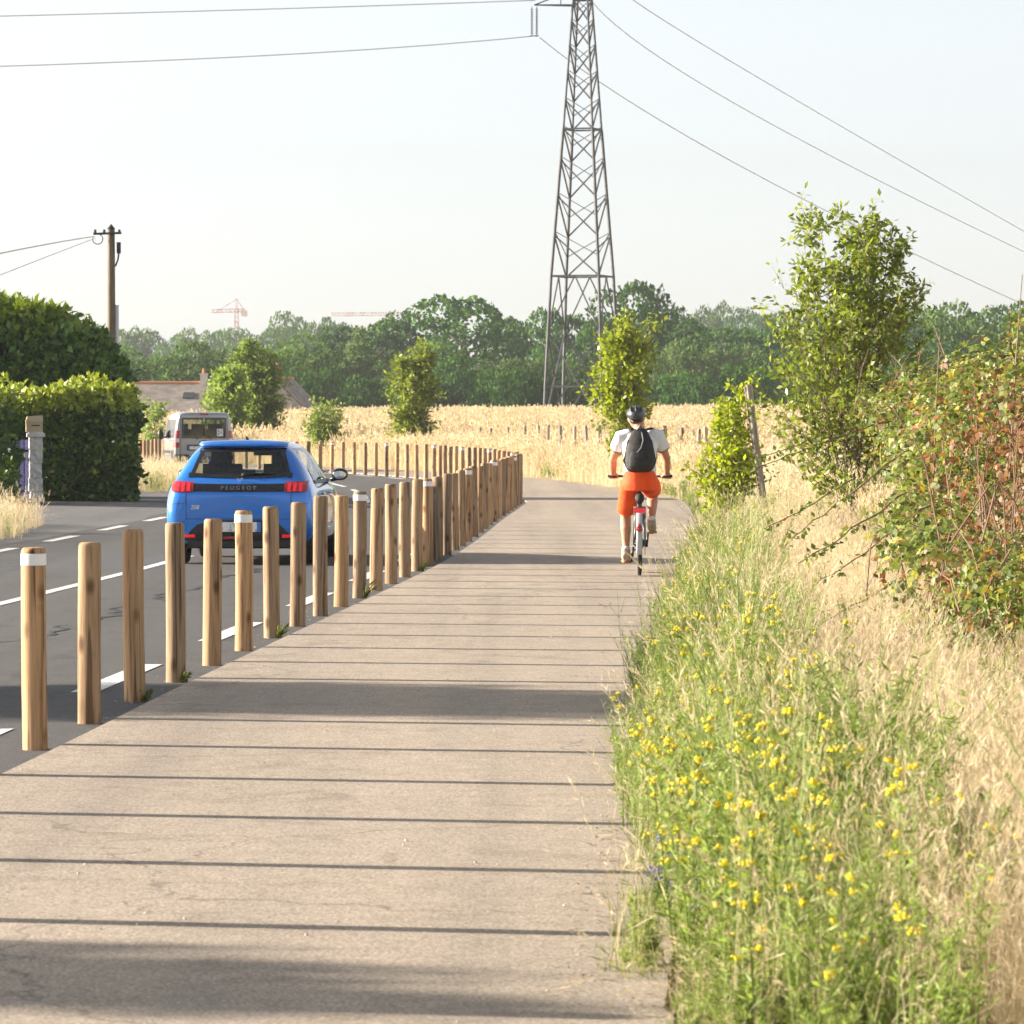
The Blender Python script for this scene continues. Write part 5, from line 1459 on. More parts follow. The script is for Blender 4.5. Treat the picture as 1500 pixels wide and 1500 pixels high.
for sx in (-1, 1):
    mb = MB(); a_, c_ = sho[sx].lerp(elb[sx], .47), sho[sx].lerp(elb[sx], .535)
    mb.tube([a_, c_], [.0745, .0755], 18); mb.build('sleeve_trim', M['black'], rider, True)
so = MB()
oval(so, [((0, .205, .885), .168, .14), ((0, .21, .96), .185, .148), ((0, .215, 1.05), .175, .138), ((0, .22, 1.10), .162, .128)], 20)
for sx, f in ((-1, 1.02), (1, .92)):
    so.tube([hip[sx] + V3((0, 0, -.02)), hip[sx].lerp(knee[sx], .45), hip[sx].lerp(knee[sx], f * .85)], [.112, .106, .102], 18)
remeshed('shorts', so, .011, M['shorts'], rider, 5)
for sx in (-1, 1):
    s_ = MB(); d = (toe[sx] - ank[sx]); u = V3((0, 0, 1))
    s_.tube([ank[sx] + V3((0, -.05, -.05)), ank[sx] + V3((0, .0, -.04)), ank[sx].lerp(toe[sx], .6) + V3((0, 0, -.014)), toe[sx] + V3((0, .045, -.018))], [(.036, .046), (.046, .056), (.048, .04), (.036, .024)], 14)
    s_.tube([ank[sx] + V3((0, -.008, .028)), ank[sx] + V3((0, -.01, -.03))], [.046, .05], 14)
    shoe = remeshed('shoe', s_, .007, M['shoe'], rider, 4)
    mb = MB()
    pts = [ank[sx] + V3((0, -.09, -.098)), ank[sx] + V3((0, -.03, -.10)), ank[sx].lerp(toe[sx], .6) + V3((0, 0, -.055)), toe[sx] + V3((0, .07, -.040))]
    mb.tube(pts, [(.034, .014), (.043, .016), (.049, .014), (.03, .012)], 12); mb.build('sole', M['sole'], shoe, True)
    mb = MB(); mb.tube([ank[sx] + V3((0, -.012, .02)), ank[sx].lerp(knee[sx], .13) + V3((0, -.01, 0))], [.045, .043], 12); mb.build('sock', M['shirt'], rider, True)
# helmet: shell with vent grooves, strap
hm = MB()
hm.ball(hd + V3((0, -.005, .035)), (.102, .132, .098), 24, 16)
hel = hm.build('helmet', M['helmet'], rider, True)
bm = bmesh.new(); bm.from_mesh(hel.data)
bmesh.ops.delete(bm, geom=[v for v in bm.verts if v.co.z < hd.z + .012 - (.045 if v.co.y < hd.y - .06 else 0)], context='VERTS')
bm.to_mesh(hel.data); bm.free()
s_ = hel.modifiers.new('s', 'SOLIDIFY'); s_.thickness = .02; s_.offset = -1
for x in (-.055, 0, .055):
    mb = MB()
    L = [hd + V3((x * 1.0, -.005 + .137 * math.cos(t) * (1 - abs(x) * 1.6), .035 + .1015 * math.sin(t) * (1 - abs(x) * 2.0))) for t in np.linspace(.5, 2.75, 10)]
    mb.tube(L, [.003] + [.010] * 8 + [.003], 6); mb.build('vent', M['black'], hel)
mb = MB(); mb.tube([hd + V3((-.072, -.06, -.01)), hd + V3((-.03, -.100, -.035)), hd + V3((.03, -.100, -.035)), hd + V3((.072, -.06, -.01))], .008, 6); mb.build('strap', M['black'], hel)
mb = MB(); mb.ball(hd + V3((0, -.035, -.015)), (.073, .07, .06), 14, 10); mb.build('hair', M['hair'], rider, True)

# backpack on the rider's back
bp = empty('backpack', cb, CRZ, 'black backpack worn on the cyclist\'s back', 'backpack')
k = MB()
oval(k, [((0, .115, 1.085), .105, .06), ((0, .10, 1.115), .145, .095), ((0, .11, 1.20), .155, .105), ((0, .145, 1.32), .148, .10), ((0, .20, 1.43), .125, .085), ((0, .25, 1.51), .085, .06), ((0, .275, 1.545), .05, .035)], 20)
remeshed('bag', k, .011, M['pack'], bp, 6)
k = MB(); oval(k, [((0, .03, 1.11), .10, .04), ((0, .015, 1.15), .118, .045), ((0, .03, 1.24), .115, .045), ((0, .055, 1.30), .09, .035)], 18); remeshed('front_pocket', k, .01, M['pack'], bp, 5)
for sx in (-1, 1):
    k = MB(); k.tube([(sx * .07, .27, 1.53), (sx * .115, .36, 1.545), (sx * .135, .46, 1.50), (sx * .145, .49, 1.40), (sx * .16, .40, 1.25), (sx * .14, .25, 1.16)], [(.028, .011)] * 6, 10); k.build('shoulder_strap', M['pack'], bp, True)
    k = MB(); k.tube([(sx * .14, .10, 1.13), (sx * .165, .16, 1.20), (sx * .12, .15, 1.42)], [(.010, .004)] * 3, 6); k.build('side_strap', M['black'], bp)
k = MB(); k.tube([(-.03, .225, 1.53), (0, .20, 1.575), (.03, .225, 1.53)], .009, 6); k.build('grab_handle', M['black'], bp)
k = MB(); k.tube([(.02, .165, 1.50), (.035, .10, 1.42), (.012, .045, 1.34), (-.03, .02, 1.29)], .006, 5); k.build('zip', plain('grey_zip', (.25, .25, .25), .5), bp)

# bicycle
def bpart(nm, fn, mat, parent=None, smooth=True):
    mb = MB(); fn(mb); return mb.build(nm, mat, parent or bike, smooth)
WR = .335
def bwheel(y):
    w = empty('wheel', (0, y, WR)); w.parent = bike
    t = MB(); n, m = 40, 8
    vs_, fs = [], []
    for i in range(n):
        a = 2 * math.pi * i / n
        for j in range(m):
            c = 2 * math.pi * j / m; rr = WR - .021 + .021 * math.cos(c)
            vs_.append((.021 * math.sin(c), rr * math.cos(a), rr * math.sin(a)))
    for i in range(n):
        for j in range(m): fs.append((i*m+j, ((i+1) % n)*m+j, ((i+1) % n)*m+(j+1) % m, i*m+(j+1) % m))
    t.add(vs_, fs); t.build('tyre', M['rubber'], w, True)
    r = MB()
    L = [(0, (WR - .05) * math.cos(a), (WR - .05) * math.sin(a)) for a in np.linspace(0, 2 * math.pi, 41)]
    r.tube(L, .011, 6, cap=False); r.build('rim', M['bframe'], w, True)
    s2 = MB()
    for i in range(28):
        a = 2 * math.pi * i / 28; sx = .028 if i % 2 else -.028
        s2.tube([(sx, .02 * math.cos(a + .9), .02 * math.sin(a + .9)), (0, (WR - .05) * math.cos(a), (WR - .05) * math.sin(a))], .0012, 3, cap=False)
    s2.build('spokes', M['bframe'], w)
    h = MB(); h.tube([(-.05, 0, 0), (.05, 0, 0)], .02, 10); h.build('hub', M['black'], w, True)
bwheel(0); bwheel(1.08)
bb_ = V3((0, .44, .29)); seat_t = V3((0, .28, .74)); head_t = V3((0, .87, .86)); head_b = V3((0, .93, .68))
def fr(mb):
    mb.tube([bb_, seat_t], .017, 10); mb.tube([bb_, head_b + V3((0, 0, .03))], .021, 10); mb.tube([seat_t + V3((0, .02, -.06)), head_t + V3((0, .01, -.03))], .018, 10); mb.tube([head_b, head_t], .021, 10)
    for sx in (-1, 1):
        mb.tube([bb_ + V3((sx * .03, 0, 0)), V3((sx * .06, 0, WR))], .010, 8); mb.tube([seat_t + V3((sx * .02, 0, -.03)), V3((sx * .06, 0, WR))], .009, 8)
bpart('frame', fr, M['bframe'])
def fork(mb):
    mb.tube([head_b, head_b + V3((0, .015, -.03))], .02, 8)
    for sx in (-1, 1): mb.tube([head_b + V3((sx * .045, .01, -.03)), V3((sx * .05, 1.08, WR))], [.014, .010], 8)
bpart('fork', fork, M['bframe'])
bpart('seat_post', lambda mb: mb.tube([seat_t, seat_t + V3((0, -.05, .16))], .0135, 10), M['black'])
def sad(mb): mb.tube([(0, .10, .900), (0, .14, .912), (0, .22, .915), (0, .32, .905), (0, .40, .895)], [(.05, .018), (.075, .03), (.065, .028), (.03, .022), (.014, .014)], 14)
bpart('saddle', sad, M['black'])
def bars(mb):
    mb.tube([head_t, head_t + V3((0, -.02, .12)), (0, .83, 1.0)], .014, 8)
    mb.tube([(-.335, .758, 1.035), (-.20, .79, 1.035), (-.08, .84, 1.01), (0, .845, 1.0), (.08, .84, 1.01), (.20, .79, 1.035), (.335, .758, 1.035)], .0115, 8)
bpart('handlebar', bars, M['black'])
for sx in (-1, 1):
    bpart('grip', lambda mb: mb.tube([(sx * .22, .786, 1.035), (sx * .342, .757, 1.035)], .017, 10), M['black'])
    bpart('brake_lever', lambda mb: mb.tube([(sx * .21, .80, 1.03), (sx * .24, .84, 1.015), (sx * .33, .835, 1.01)], .006, 6), M['bframe'])
an = math.atan2(-.15, .07)
for sx, dy, dz in ((-1, -.03, -.155), (1, .03, .155)):
    pe = bb_ + V3((sx * .085, dy, dz))
    bpart('crank', lambda mb: mb.bar(bb_ + V3((sx * .07, 0, 0)), pe, .024, .014), M['black'])
    bpart('pedal', lambda mb: mb.box(pe + V3((sx * .05, 0, 0)), (.09, .075, .022)), M['sole'] if sx > 0 else M['black'], None, False)
bpart('chainring', lambda mb: mb.tube([bb_ + V3((.052, 0, 0)), bb_ + V3((.058, 0, 0))], .085, 26), M['black'], None, False)
def guard(mb):
    L = [(0, (WR + .03) * math.cos(a), WR + (WR + .03) * math.sin(a)) for a in np.linspace(R(48), R(196), 18)]
    mb.tube(L, [(.031, .006)] * 18, 8)
bpart('rear_mudguard', guard, M['guard'])
def guard2(mb):
    L = [(0, 1.08 + (WR + .03) * math.cos(a), WR + (WR + .03) * math.sin(a)) for a in np.linspace(R(20), R(160), 16)]
    mb.tube(L, [(.031, .006)] * 16, 8)
bpart('front_mudguard', guard2, M['guard'])
def rack(mb):
    for sx in (-1, 1):
        mb.tube([(sx * .055, .24, .715), (sx * .06, .05, .72), (sx * .055, -.22, .72)], .006, 6)
        mb.tube([(sx * .058, -.02, .72), (sx * .065, 0, WR)], .005, 6)
    for y in (-.22, -.1, .03, .15): mb.tube([(-.055, y, .72), (.055, y, .72)], .005, 6)
bpart('rear_rack', rack, M['bframe'])
bpart('rack_light', lambda mb: mb.box((0, -.235, .69), (.115, .03, .05)), M['taillit'], None, False)
bpart('mudguard_reflector', lambda mb: (mb.tube([(0, -.32, .50), (0, -.375, .505)], [.036, .034], 12), mb.box((0, -.36, .535), (.03, .03, .04))), M['tail'])
bpart('rack_bag', lambda mb: mb.tube([(0, .21, .80), (0, .17, .82), (0, .06, .81), (0, .02, .77)], [(.03, .03), (.05, .05), (.05, .05), (.03, .03)], 12), M['pack'])
bpart('kickstand', lambda mb: mb.tube([(-.05, .30, .27), (-.09, .10, .22)], .008, 6), M['black'])
# ------------------------------------------------------------------ grass, weeds, flowers
M['straw'] = leafmat('dry_straw_grass', [(0.0, (0.43, 0.325, 0.18)), (0.5, (0.62, 0.505, 0.32)), (1.0, (0.77, 0.67, 0.48))], 0.35, 0.6, 0.14, 1.1)
M['weed'] = leafmat('green_weed', [(0.0, (0.10, 0.15, 0.025)), (0.5, (0.225, 0.295, 0.065)), (1.0, (0.40, 0.455, 0.17))], 0.42, 0.5, 0.16, 1.2)
M['grassg'] = leafmat('fresh_grass', [(0.0, (0.07, 0.11, 0.02)), (0.5, (0.15, 0.19, 0.035)), (1.0, (0.30, 0.31, 0.09))], 0.40, 0.5, 0.2)
M['yellow'] = leafmat('yellow_flower', [(0.0, (0.66, 0.48, 0.004)), (0.5, (0.80, 0.66, 0.012)), (1.0, (0.86, 0.77, 0.05))], 0.25, 0.6, 0.08)
M['violetf'] = leafmat('blue_violet_flower', [(0.0, (0.09, 0.07, 0.28)), (1.0, (0.22, 0.17, 0.48))], 0.3, 0.6, 0.1)
PROTO = bpy.data.collections.new('scatter_sources')
def proto(name, mb, mats):
    me = mb.mesh(name, mats); o = bpy.data.objects.new(name, me); PROTO.objects.link(o); return o
rw = random.Random(77)
def stem_curve(x, y, h, lean, az, n=4, bend=1.0, sag=0.0):
    L = []
    for i in range(n + 1):
        t = i / n
        L.append(Vector((x + math.cos(az) * lean * t ** (1 + bend), y + math.sin(az) * lean * t ** (1 + bend), h * (t - sag * t * t * t))))
    return L
def rv(): return Vector((rw.gauss(0, 1), rw.gauss(0, 1), rw.gauss(0, 1)))
def weed(seed, n, h, spread, leaf, lw, nl, r=.0016, mats=None, branch=True, lean=.25):
    rw.seed(seed); mb = MB()
    for k in range(n):
        a = rw.uniform(0, 6.28); d = spread * math.sqrt(rw.random())
        hh = h * rw.uniform(.55, 1.1)
        L = stem_curve(d * math.cos(a), d * math.sin(a), hh, hh * rw.uniform(0, lean), rw.uniform(0, 6.28))
        mb.tube(L, [r * 1.3, r * 1.2, r, r * .8, r * .5], 3, cap=False, tint=rw.uniform(.3, .9))
        lines = [L]
        if branch:
            for q in range(rw.randint(2, 5)):
                i = rw.randint(1, 3); p0 = L[i]; az = rw.uniform(0, 6.28); ll = hh * rw.uniform(.12, .3)
                B = [p0, p0 + Vector((math.cos(az) * ll * .3, math.sin(az) * ll * .3, ll * .6)), p0 + Vector((math.cos(az) * ll * .5, math.sin(az) * ll * .5, ll))]
                mb.tube(B, [r * .8, r * .6, r * .4], 3, cap=False, tint=rw.uniform(.3, .9)); lines.append(B)
        for j in range(nl):
            B = rw.choice(lines); t = rw.random() * (len(B) - 1); i = min(int(t), len(B) - 2)
            p = B[i].lerp(B[i + 1], t - i); az = rw.uniform(0, 6.28)
            dd = Vector((math.cos(az), math.sin(az), rw.uniform(.1, 1.4)))
            mb.leaf(p, dd, rv(), leaf * rw.uniform(.5, 1.2), lw * rw.uniform(.6, 1.2), 0, min(1, max(0, rw.gauss(.5, .25))))
    return mb
def straw(seed, n, h, spread, w, heads=True, lean=.4, flop=.25, headw=1.0, blades=0.5):
    rw.seed(seed); mb = MB()
    for k in range(n):
        a = rw.uniform(0, 6.28); d = spread * math.sqrt(rw.random())
        hh = h * rw.uniform(.5, 1.1); az = rw.uniform(0, 6.28)
        L = stem_curve(d * math.cos(a), d * math.sin(a), hh, hh * rw.uniform(.02, lean), az, 4, 1.0, rw.uniform(0, flop))
        tn = min(1, max(0, rw.gauss(.55, .25)))
        side = Vector((math.cos(rw.uniform(0, 6.28)), math.sin(rw.uniform(0, 6.28)), 0))
        for i in range(4):
            ww = w * (1 - .2 * i); w2 = w * (1 - .2 * (i + 1))
            mb.add((L[i] - side * ww / 2, L[i] + side * ww / 2, L[i + 1] + side * w2 / 2, L[i + 1] - side * w2 / 2), ((0, 1, 2, 3),), 0, tn)
        if heads and rw.random() < .75:
            p = L[-1]; d0 = (L[-1] - L[-2]).normalized(); hl = h * rw.uniform(.10, .18)
            for q in range(8):
                mb.leaf(p + d0 * hl * q / 8 - d0 * hl * .25, d0 + rv() * .32, rv(), hl * .42, max(w * 1.2, .0042) * headw, 0, min(1, tn + rw.uniform(-.1, .25)))
        if rw.random() < blades:
            i = rw.randint(0, 2); az = rw.uniform(0, 6.28)
            mb.leaf(L[i], Vector((math.cos(az), math.sin(az), rw.uniform(.2, 1.2))), rv(), h * rw.uniform(.15, .3), w * 1.8, 0, min(1, tn + .1))
    return mb
A = {}
def reg(nm, mb, mats): A[nm] = len(A); proto('%02d_%s' % (A[nm], nm), mb, mats)
for k in range(4): reg('weed%d' % k, weed(100 + k, 8, .56, .09, .034, .006, 62), [M['weed']])
for k in range(3): reg('tall%d' % k, weed(110 + k, 4, .86, .07, .028, .0045, 26, r=.0017, lean=.3), [M['weed']])
for k in range(2): reg('bushy%d' % k, weed(120 + k, 9, .38, .10, .040, .010, 95, lean=.4), [M['weed']])
for k in range(2): reg('low%d' % k, straw(140 + k, 26, .30, .10, .0035, False, .8, .3, blades=.8), [M['grassg']])
for k in range(4): reg('fine%d' % k, straw(150 + k, 20, .78, .10, .0026, True, .45, .25), [M['straw']])
for k in range(2): reg('flop%d' % k, straw(160 + k, 20, .62, .14, .0030, True, 1.1, .55), [M['straw']])
for k in range(3): reg('mid%d' % k, straw(170 + k, 26, .92, .22, .0065, True, .32, .2, 1.4), [M['straw']])
for k in range(3): reg('farg%d' % k, straw(180 + k, 34, .98, .42, .014, True, .28, .15, 1.7), [M['straw']])
for k in range(2): reg('veryfar%d' % k, straw(190 + k, 46, 1.0, .95, .028, True, .25, .15, 1.8), [M['straw']])
for k in range(2): reg('midgreen%d' % k, weed(200 + k, 12, .62, .20, .055, .014, 70, r=.003), [M['weed']])
def scatter(name, pts, pid, scl, label, cat, seed=1, tilt=.12, kind='stuff'):
    rng = np.random.default_rng(seed); n = len(pts)
    me = bpy.data.meshes.new(name); me.vertices.add(n); me.vertices.foreach_set('co', np.asarray(pts, np.float32).ravel())
    rot = np.stack([rng.normal(0, tilt, n), rng.normal(0, tilt, n), rng.uniform(0, 6.283, n)], 1).astype(np.float32)
    a = me.attributes.new('rot', 'FLOAT_VECTOR', 'POINT'); a.data.foreach_set('vector', rot.ravel())
    a = me.attributes.new('scl', 'FLOAT', 'POINT'); a.data.foreach_set('value', np.asarray(scl, np.float32))
    a = me.attributes.new('pid', 'INT', 'POINT'); a.data.foreach_set('value', np.asarray(pid, np.int32))
    o = link(name, me)
    ng = bpy.data.node_groups.new(name, 'GeometryNodeTree')
    ng.interface.new_socket('Geometry', in_out='INPUT', socket_type='NodeSocketGeometry'); ng.interface.new_socket('Geometry', in_out='OUTPUT', socket_type='NodeSocketGeometry')
    N, L = ng.nodes, ng.links
    gi, go = N.new('NodeGroupInput'), N.new('NodeGroupOutput')
    ci = N.new('GeometryNodeCollectionInfo'); ci.inputs[0].default_value = PROTO; ci.inputs[1].default_value = True; ci.inputs[2].default_value = True
    ip = N.new('GeometryNodeInstanceOnPoints'); ip.inputs['Pick Instance'].default_value = True
    def na(nm, ty):
        q = N.new('GeometryNodeInputNamedAttribute'); q.data_type = ty; q.inputs[0].default_value = nm; return q.outputs[0]
    e2 = N.new('FunctionNodeEulerToRotation')
    L.new(na('rot', 'FLOAT_VECTOR'), e2.inputs[0]); L.new(e2.outputs[0], ip.inputs['Rotation'])
    L.new(na('scl', 'FLOAT'), ip.inputs['Scale']); L.new(na('pid', 'INT'), ip.inputs['Instance Index'])
    L.new(gi.outputs[0], ip.inputs['Points']); L.new(ci.outputs[0], ip.inputs['Instance']); L.new(ip.outputs[0], go.inputs[0])
    m = o.modifiers.new('scatter', 'NODES'); m.node_group = ng
    return tag(o, label, cat, None, kind)
rg = np.random.default_rng(5)
def region(n, y0, y1, o0, o1, power=1.0):
    """random points by arc position (Y from y0 to y1) and offset right of the bollard line"""
    y = rg.uniform(y0, y1, n); s = np.interp(y, LINE[:, 1], ARC); off = o0 + (o1 - o0) * rg.uniform(0, 1, n) ** power
    x = np.interp(s, ARC, LINE[:, 0]) + np.interp(s, ARC, RGT[:, 0]) * off
    yy = np.interp(s, ARC, LINE[:, 1]) + np.interp(s, ARC, RGT[:, 1]) * off
    return np.stack([x, yy], 1), off
def lift(xy, floor=.03): 
    z = ground_h(xy); return np.column_stack([xy, np.maximum(z, np.where(offset_of(xy) < PATH_R + .3, 0.0, z))])
def pick(names, n, w=None):
    return rg.choice([A[k] for k in names], n, p=None if w is None else np.array(w) / sum(w))
pn = lambda x, y, f: np.sin(x * f * 1.7 + 1.3) * np.sin(y * f * .61 + .4) + .6 * np.sin(x * f * .7 - y * f * .33 + 2.)
# weeds along the edge of the path
xy, off = region(7800, 10.3, 48, 2.9, 5.6)
d = off - 3.28
x_, y_ = xy.T
edge = 3.0 + .07 * np.sin(y_ * .9) + .06 * np.sin(y_ * .37 + 1) + .74 * smoothstep(17.0, 11.0, y_)
pgreen = np.clip(1.6 - 1.3 * np.clip(d, 0, 9) / (.52 + .12 * np.sin(y_ * .5) + .28 * smoothstep(19, 12.5, y_)), 0.012, 1)
keep = (off > edge) & (rg.uniform(size=len(off)) < pgreen)
xy, off = xy[keep], off[keep]
n = len(xy); dens = .66 + .34 * smoothstep(3.0, 3.6, off)
scatter('verge_weeds', lift(xy), pick(['weed0', 'weed1', 'weed2', 'weed3', 'bushy0', 'bushy1', 'low0', 'low1', 'tall0', 'tall1', 'tall2', 'fine0', 'fine2', 'flop1'], n, [3, 3, 3, 3, 1.2, 1.2, .8, .8, 2, 2, 2, .8, .8, .4]), rg.uniform(.55, 1.12, n) * dens * (1 + .22 * pn(xy[:, 0], xy[:, 1], 1.9)), 'tall yellow green weeds crowding the edge of the path', 'weeds', 2, .16)
# low growth right at the edge
xy, off = region(900, 12.5, 60, 3.12, 3.6)
scatter('edge_grass', lift(xy), pick(['low0', 'low1', 'bushy0', 'bushy1', 'fine0'], len(xy), [2, 2, 1, 1, .6]), rg.uniform(.35, .75, len(xy)), 'low grass and stalks fringing the path edge', 'grass', 3, .25)
xy, off = region(420, 10.2, 14.5, 3.42, 4.1)
scatter('edge_grass', lift(xy), pick(['low0', 'low1', 'bushy0', 'bushy1'], len(xy), [2, 2, 1, 1]), rg.uniform(.3, .6, len(xy)), 'low green growth at the nearest corner of the verge', 'grass', 13, .25)
xy, off = region(260, 10.6, 15, 3.34, 3.62)
scatter('edge_grass', lift(xy), pick(['low0', 'low1', 'bushy0', 'flop0'], len(xy)), rg.uniform(.22, .45, len(xy)), 'short grass sprouting along the nearest path edge', 'grass', 14, .3)
# straw on the bank
xy, off = region(11000, 10.3, 58, 3.5, 9.5)
d = off - 3.5
keep = rg.uniform(size=len(off)) < np.clip(.15 + d * 1.5, 0, 1) * np.where(xy[:, 1] < 15, 1, 1)
xy = xy[keep]; n = len(xy)
scatter('dry_bank_grass', lift(xy), pick(['fine0', 'fine1', 'fine2', 'fine3', 'flop0', 'flop1'], n), rg.uniform(.45, .86, n) * np.where((xy[:, 1] > 17) & (offset_of(xy) > 4.6), .62, 1), 'tall pale straw coloured grass on the bank below the brambles', 'grass', 4, .18)
# middle distance
xy, off = region(7500, 52, 118, 3.35, 14)
keep = rg.uniform(size=len(off)) < np.clip(.45 + (off - 3.3) * .5, 0, 1)
xy, off = xy[keep], off[keep]; n = len(xy)
green = rg.uniform(size=n) < np.clip(.75 - (off - 3.4) * .30, .05, 1) * smoothstep(118, 80, xy[:, 1])
pid = np.where(green, pick(['midgreen0', 'midgreen1'], n), pick(['mid0', 'mid1', 'mid2'], n))
scatter('roadside_grass', lift(xy), pid, rg.uniform(.65, 1.05, n) * (.55 + .45 * smoothstep(3.3, 4.6, off)), 'mixed dry grass and green weeds beside the far stretch of path', 'grass', 5, .12)
# hay field, out to the wood
def field(n, y0, y1, half):
    y = rg.uniform(y0, y1, n); x = rg.uniform(-1, 1, n) * (half + y * .155); xy = np.stack([x, y], 1)
    s = offset_of(xy); k = s > 3.45 + .25 * rg.uniform(size=n); return xy[k], s[k]
xy, s = field(30000, 96, 172, 4); n = len(xy)
green = (pn(xy[:, 0], xy[:, 1], .35) > .95) & (rg.uniform(size=n) < .5)
pid = np.where(green, pick(['midgreen0', 'midgreen1'], n), pick(['farg0', 'farg1', 'farg2'], n))
z = lift(xy)
scatter('hay_field', z, pid, rg.uniform(.8, 1.2, n) * (.6 + .4 * smoothstep(3.4, 4.6, s)), 'ripe pale hay field behind the bend in the path', 'grass', 6, .10)
xy, s = field(15000, 170, 330, 4); n = len(xy)
scatter('hay_field', lift(xy), pick(['veryfar0', 'veryfar1'], n), rg.uniform(.75, 1.15, n), 'far part of the pale hay field below the pylon and the wood', 'grass', 7, .08)
# left verge: scrubby grass by the driveway and past the hedge
y = rg.uniform(48, 68, 1500); x = np.interp(y, LINE[:, 1], LINE[:, 0]) - rg.uniform(6.45, 9.5, 1500); k = x < -6.9 + (y - 58) * -.05
xy = np.stack([x[k], y[k]], 1); n = len(xy)
scatter('verge_grass', lift(xy), pick(['fine0', 'flop0', 'low0', 'weed0', 'mid0'], n), rg.uniform(.35, .75, n), 'scruffy dry grass at the corner of the driveway', 'grass', 8, .2)
y = rg.uniform(97, 136, 2600); x = np.interp(y, LINE[:, 1], LINE[:, 0]) - rg.uniform(6.35, 13.5, 2600)
xy = np.stack([x, y], 1)[(x < -7.2) | (y > 112)]; n = len(xy)
scatter('verge_grass', lift(xy), pick(['midgreen0', 'mid0', 'mid1', 'low1'], n), rg.uniform(.35, .7, n), 'rough green grass on the verge beyond the clipped hedge', 'grass', 9, .15)
xy = np.stack([rg.uniform(-28, -12.5, 2400), rg.uniform(128, 190, 2400)], 1); s = offset_of(xy); xy = xy[s < -6.8]; n = len(xy)
scatter('verge_grass', lift(xy), pick(['farg0', 'farg1', 'mid2'], n), rg.uniform(.6, 1, n), 'dry grass behind the bollards on the hedge side of the road', 'grass', 10, .1)

# flowering plants, each one a thing
def yellow_plant(seed, h):
    rw.seed(seed); st, lf, fl = MB(), MB(), MB()
    heads = []
    for k in range(rw.randint(2, 4)):
        az = rw.uniform(0, 6.28); hh = h * rw.uniform(.8, 1.08)
        L = stem_curve(rw.uniform(-.02, .02), rw.uniform(-.02, .02), hh, hh * rw.uniform(.05, .3), az, 5)
        st.tube(L, [.0022, .002, .0018, .0016, .0014, .0012], 4, cap=False, tint=rw.uniform(.4, .8)); tips = [L[-1]]
        for q in range(rw.randint(1, 3)):
            i = rw.randint(2, 4); a2 = rw.uniform(0, 6.28); ll = hh * rw.uniform(.10, .22)
            tp = L[i] + Vector((math.cos(a2) * ll * .45, math.sin(a2) * ll * .45, ll)); st.tube([L[i], L[i].lerp(tp, .5) + Vector((math.cos(a2) * .01, math.sin(a2) * .01, 0)), tp], [.0013, .0011, .0009], 3, cap=False, tint=.6)
            tips.append(tp)
        for j in range(24):
            t = rw.uniform(.1, .95) * 5; i = min(int(t), 4); p = L[i].lerp(L[i + 1], t - i); a2 = rw.uniform(0, 6.28)
            lf.leaf(p, Vector((math.cos(a2), math.sin(a2), rw.uniform(.1, 1))), rv(), .045 * rw.uniform(.5, 1.2), .009, 0, min(1, max(0, rw.gauss(.5, .2))))
        heads += tips
    FH = []
    for tp in heads:
        nb = rw.randint(6, 13); R_ = rw.uniform(.008, .018); fl = MB()
        for b_ in range(nb):
            a2 = rw.uniform(0, 6.28); rr = R_ * math.sqrt(rw.random()); c = tp + Vector((rr * math.cos(a2), rr * math.sin(a2), rw.uniform(-.006, .008) - rr * .25))
            r = rw.uniform(.0036, .0058); n_ = 6; tn = min(1, max(0, rw.gauss(.5, .28))); tx = rv() * .35; ax = (Vector((0, 0, 1)) + tx * .6).normalized(); e1 = ax.orthogonal().normalized(); e2_ = ax.cross(e1)
            ring = [c + (e1 * math.cos(2*math.pi*k/n_) + e2_ * math.sin(2*math.pi*k/n_)) * r for k in range(n_)]
            ring2 = [c + (e1 * math.cos(2*math.pi*k/n_) + e2_ * math.sin(2*math.pi*k/n_)) * r * .6 + ax * r * .9 for k in range(n_)]
            fl.add(ring + ring2, [(k, (k+1) % n_, n_ + (k+1) % n_, n_ + k) for k in range(n_)] + [tuple(range(n_, 2 * n_))], 0, tn)
            st.tube([tp - Vector((0, 0, .022)), c], .0007, 3, cap=False, tint=.6)
        FH.append(('flower_head', fl.mesh('flower_head', [M['yellow']])))
    return [('stems', st.mesh('stems', [M['weed']])), ('leaves', lf.mesh('leaves', [M['weed']]))] + FH
def violet_plant(seed, h):
    rw.seed(seed); st, lf, fl = MB(), MB(), MB()
    for k in range(rw.randint(3, 5)):
        L = stem_curve(0, 0, h * rw.uniform(.7, 1.1), h * rw.uniform(.1, .5), rw.uniform(0, 6.28), 5)
        st.tube(L, [.003, .0027, .0024, .002, .0016, .001], 4, cap=False, tint=.3)
        for j in range(40):
            t = rw.uniform(.1, 1) * 5; i = min(int(t), 4); p = L[i].lerp(L[i + 1], t - i); a2 = rw.uniform(0, 6.28); dd = Vector((math.cos(a2), math.sin(a2), rw.uniform(0, .8)))
            if t > 2 and rw.random() < .6: fl.leaf(p + dd * .006, dd, rv(), .016, .011, 0, rw.random())
            else: lf.leaf(p, dd, rv(), .035, .007, 0, rw.uniform(0, .5))
    return [('stems', st.mesh('stems', [M['weed']])), ('leaves', lf.mesh('leaves', [M['weed']])), ('blossoms', fl.mesh('blossoms', [M['violetf']]))]
YP = [yellow_plant(300 + k, .62) for k in range(9)]; VP = [violet_plant(400 + k, .33) for k in range(4)]
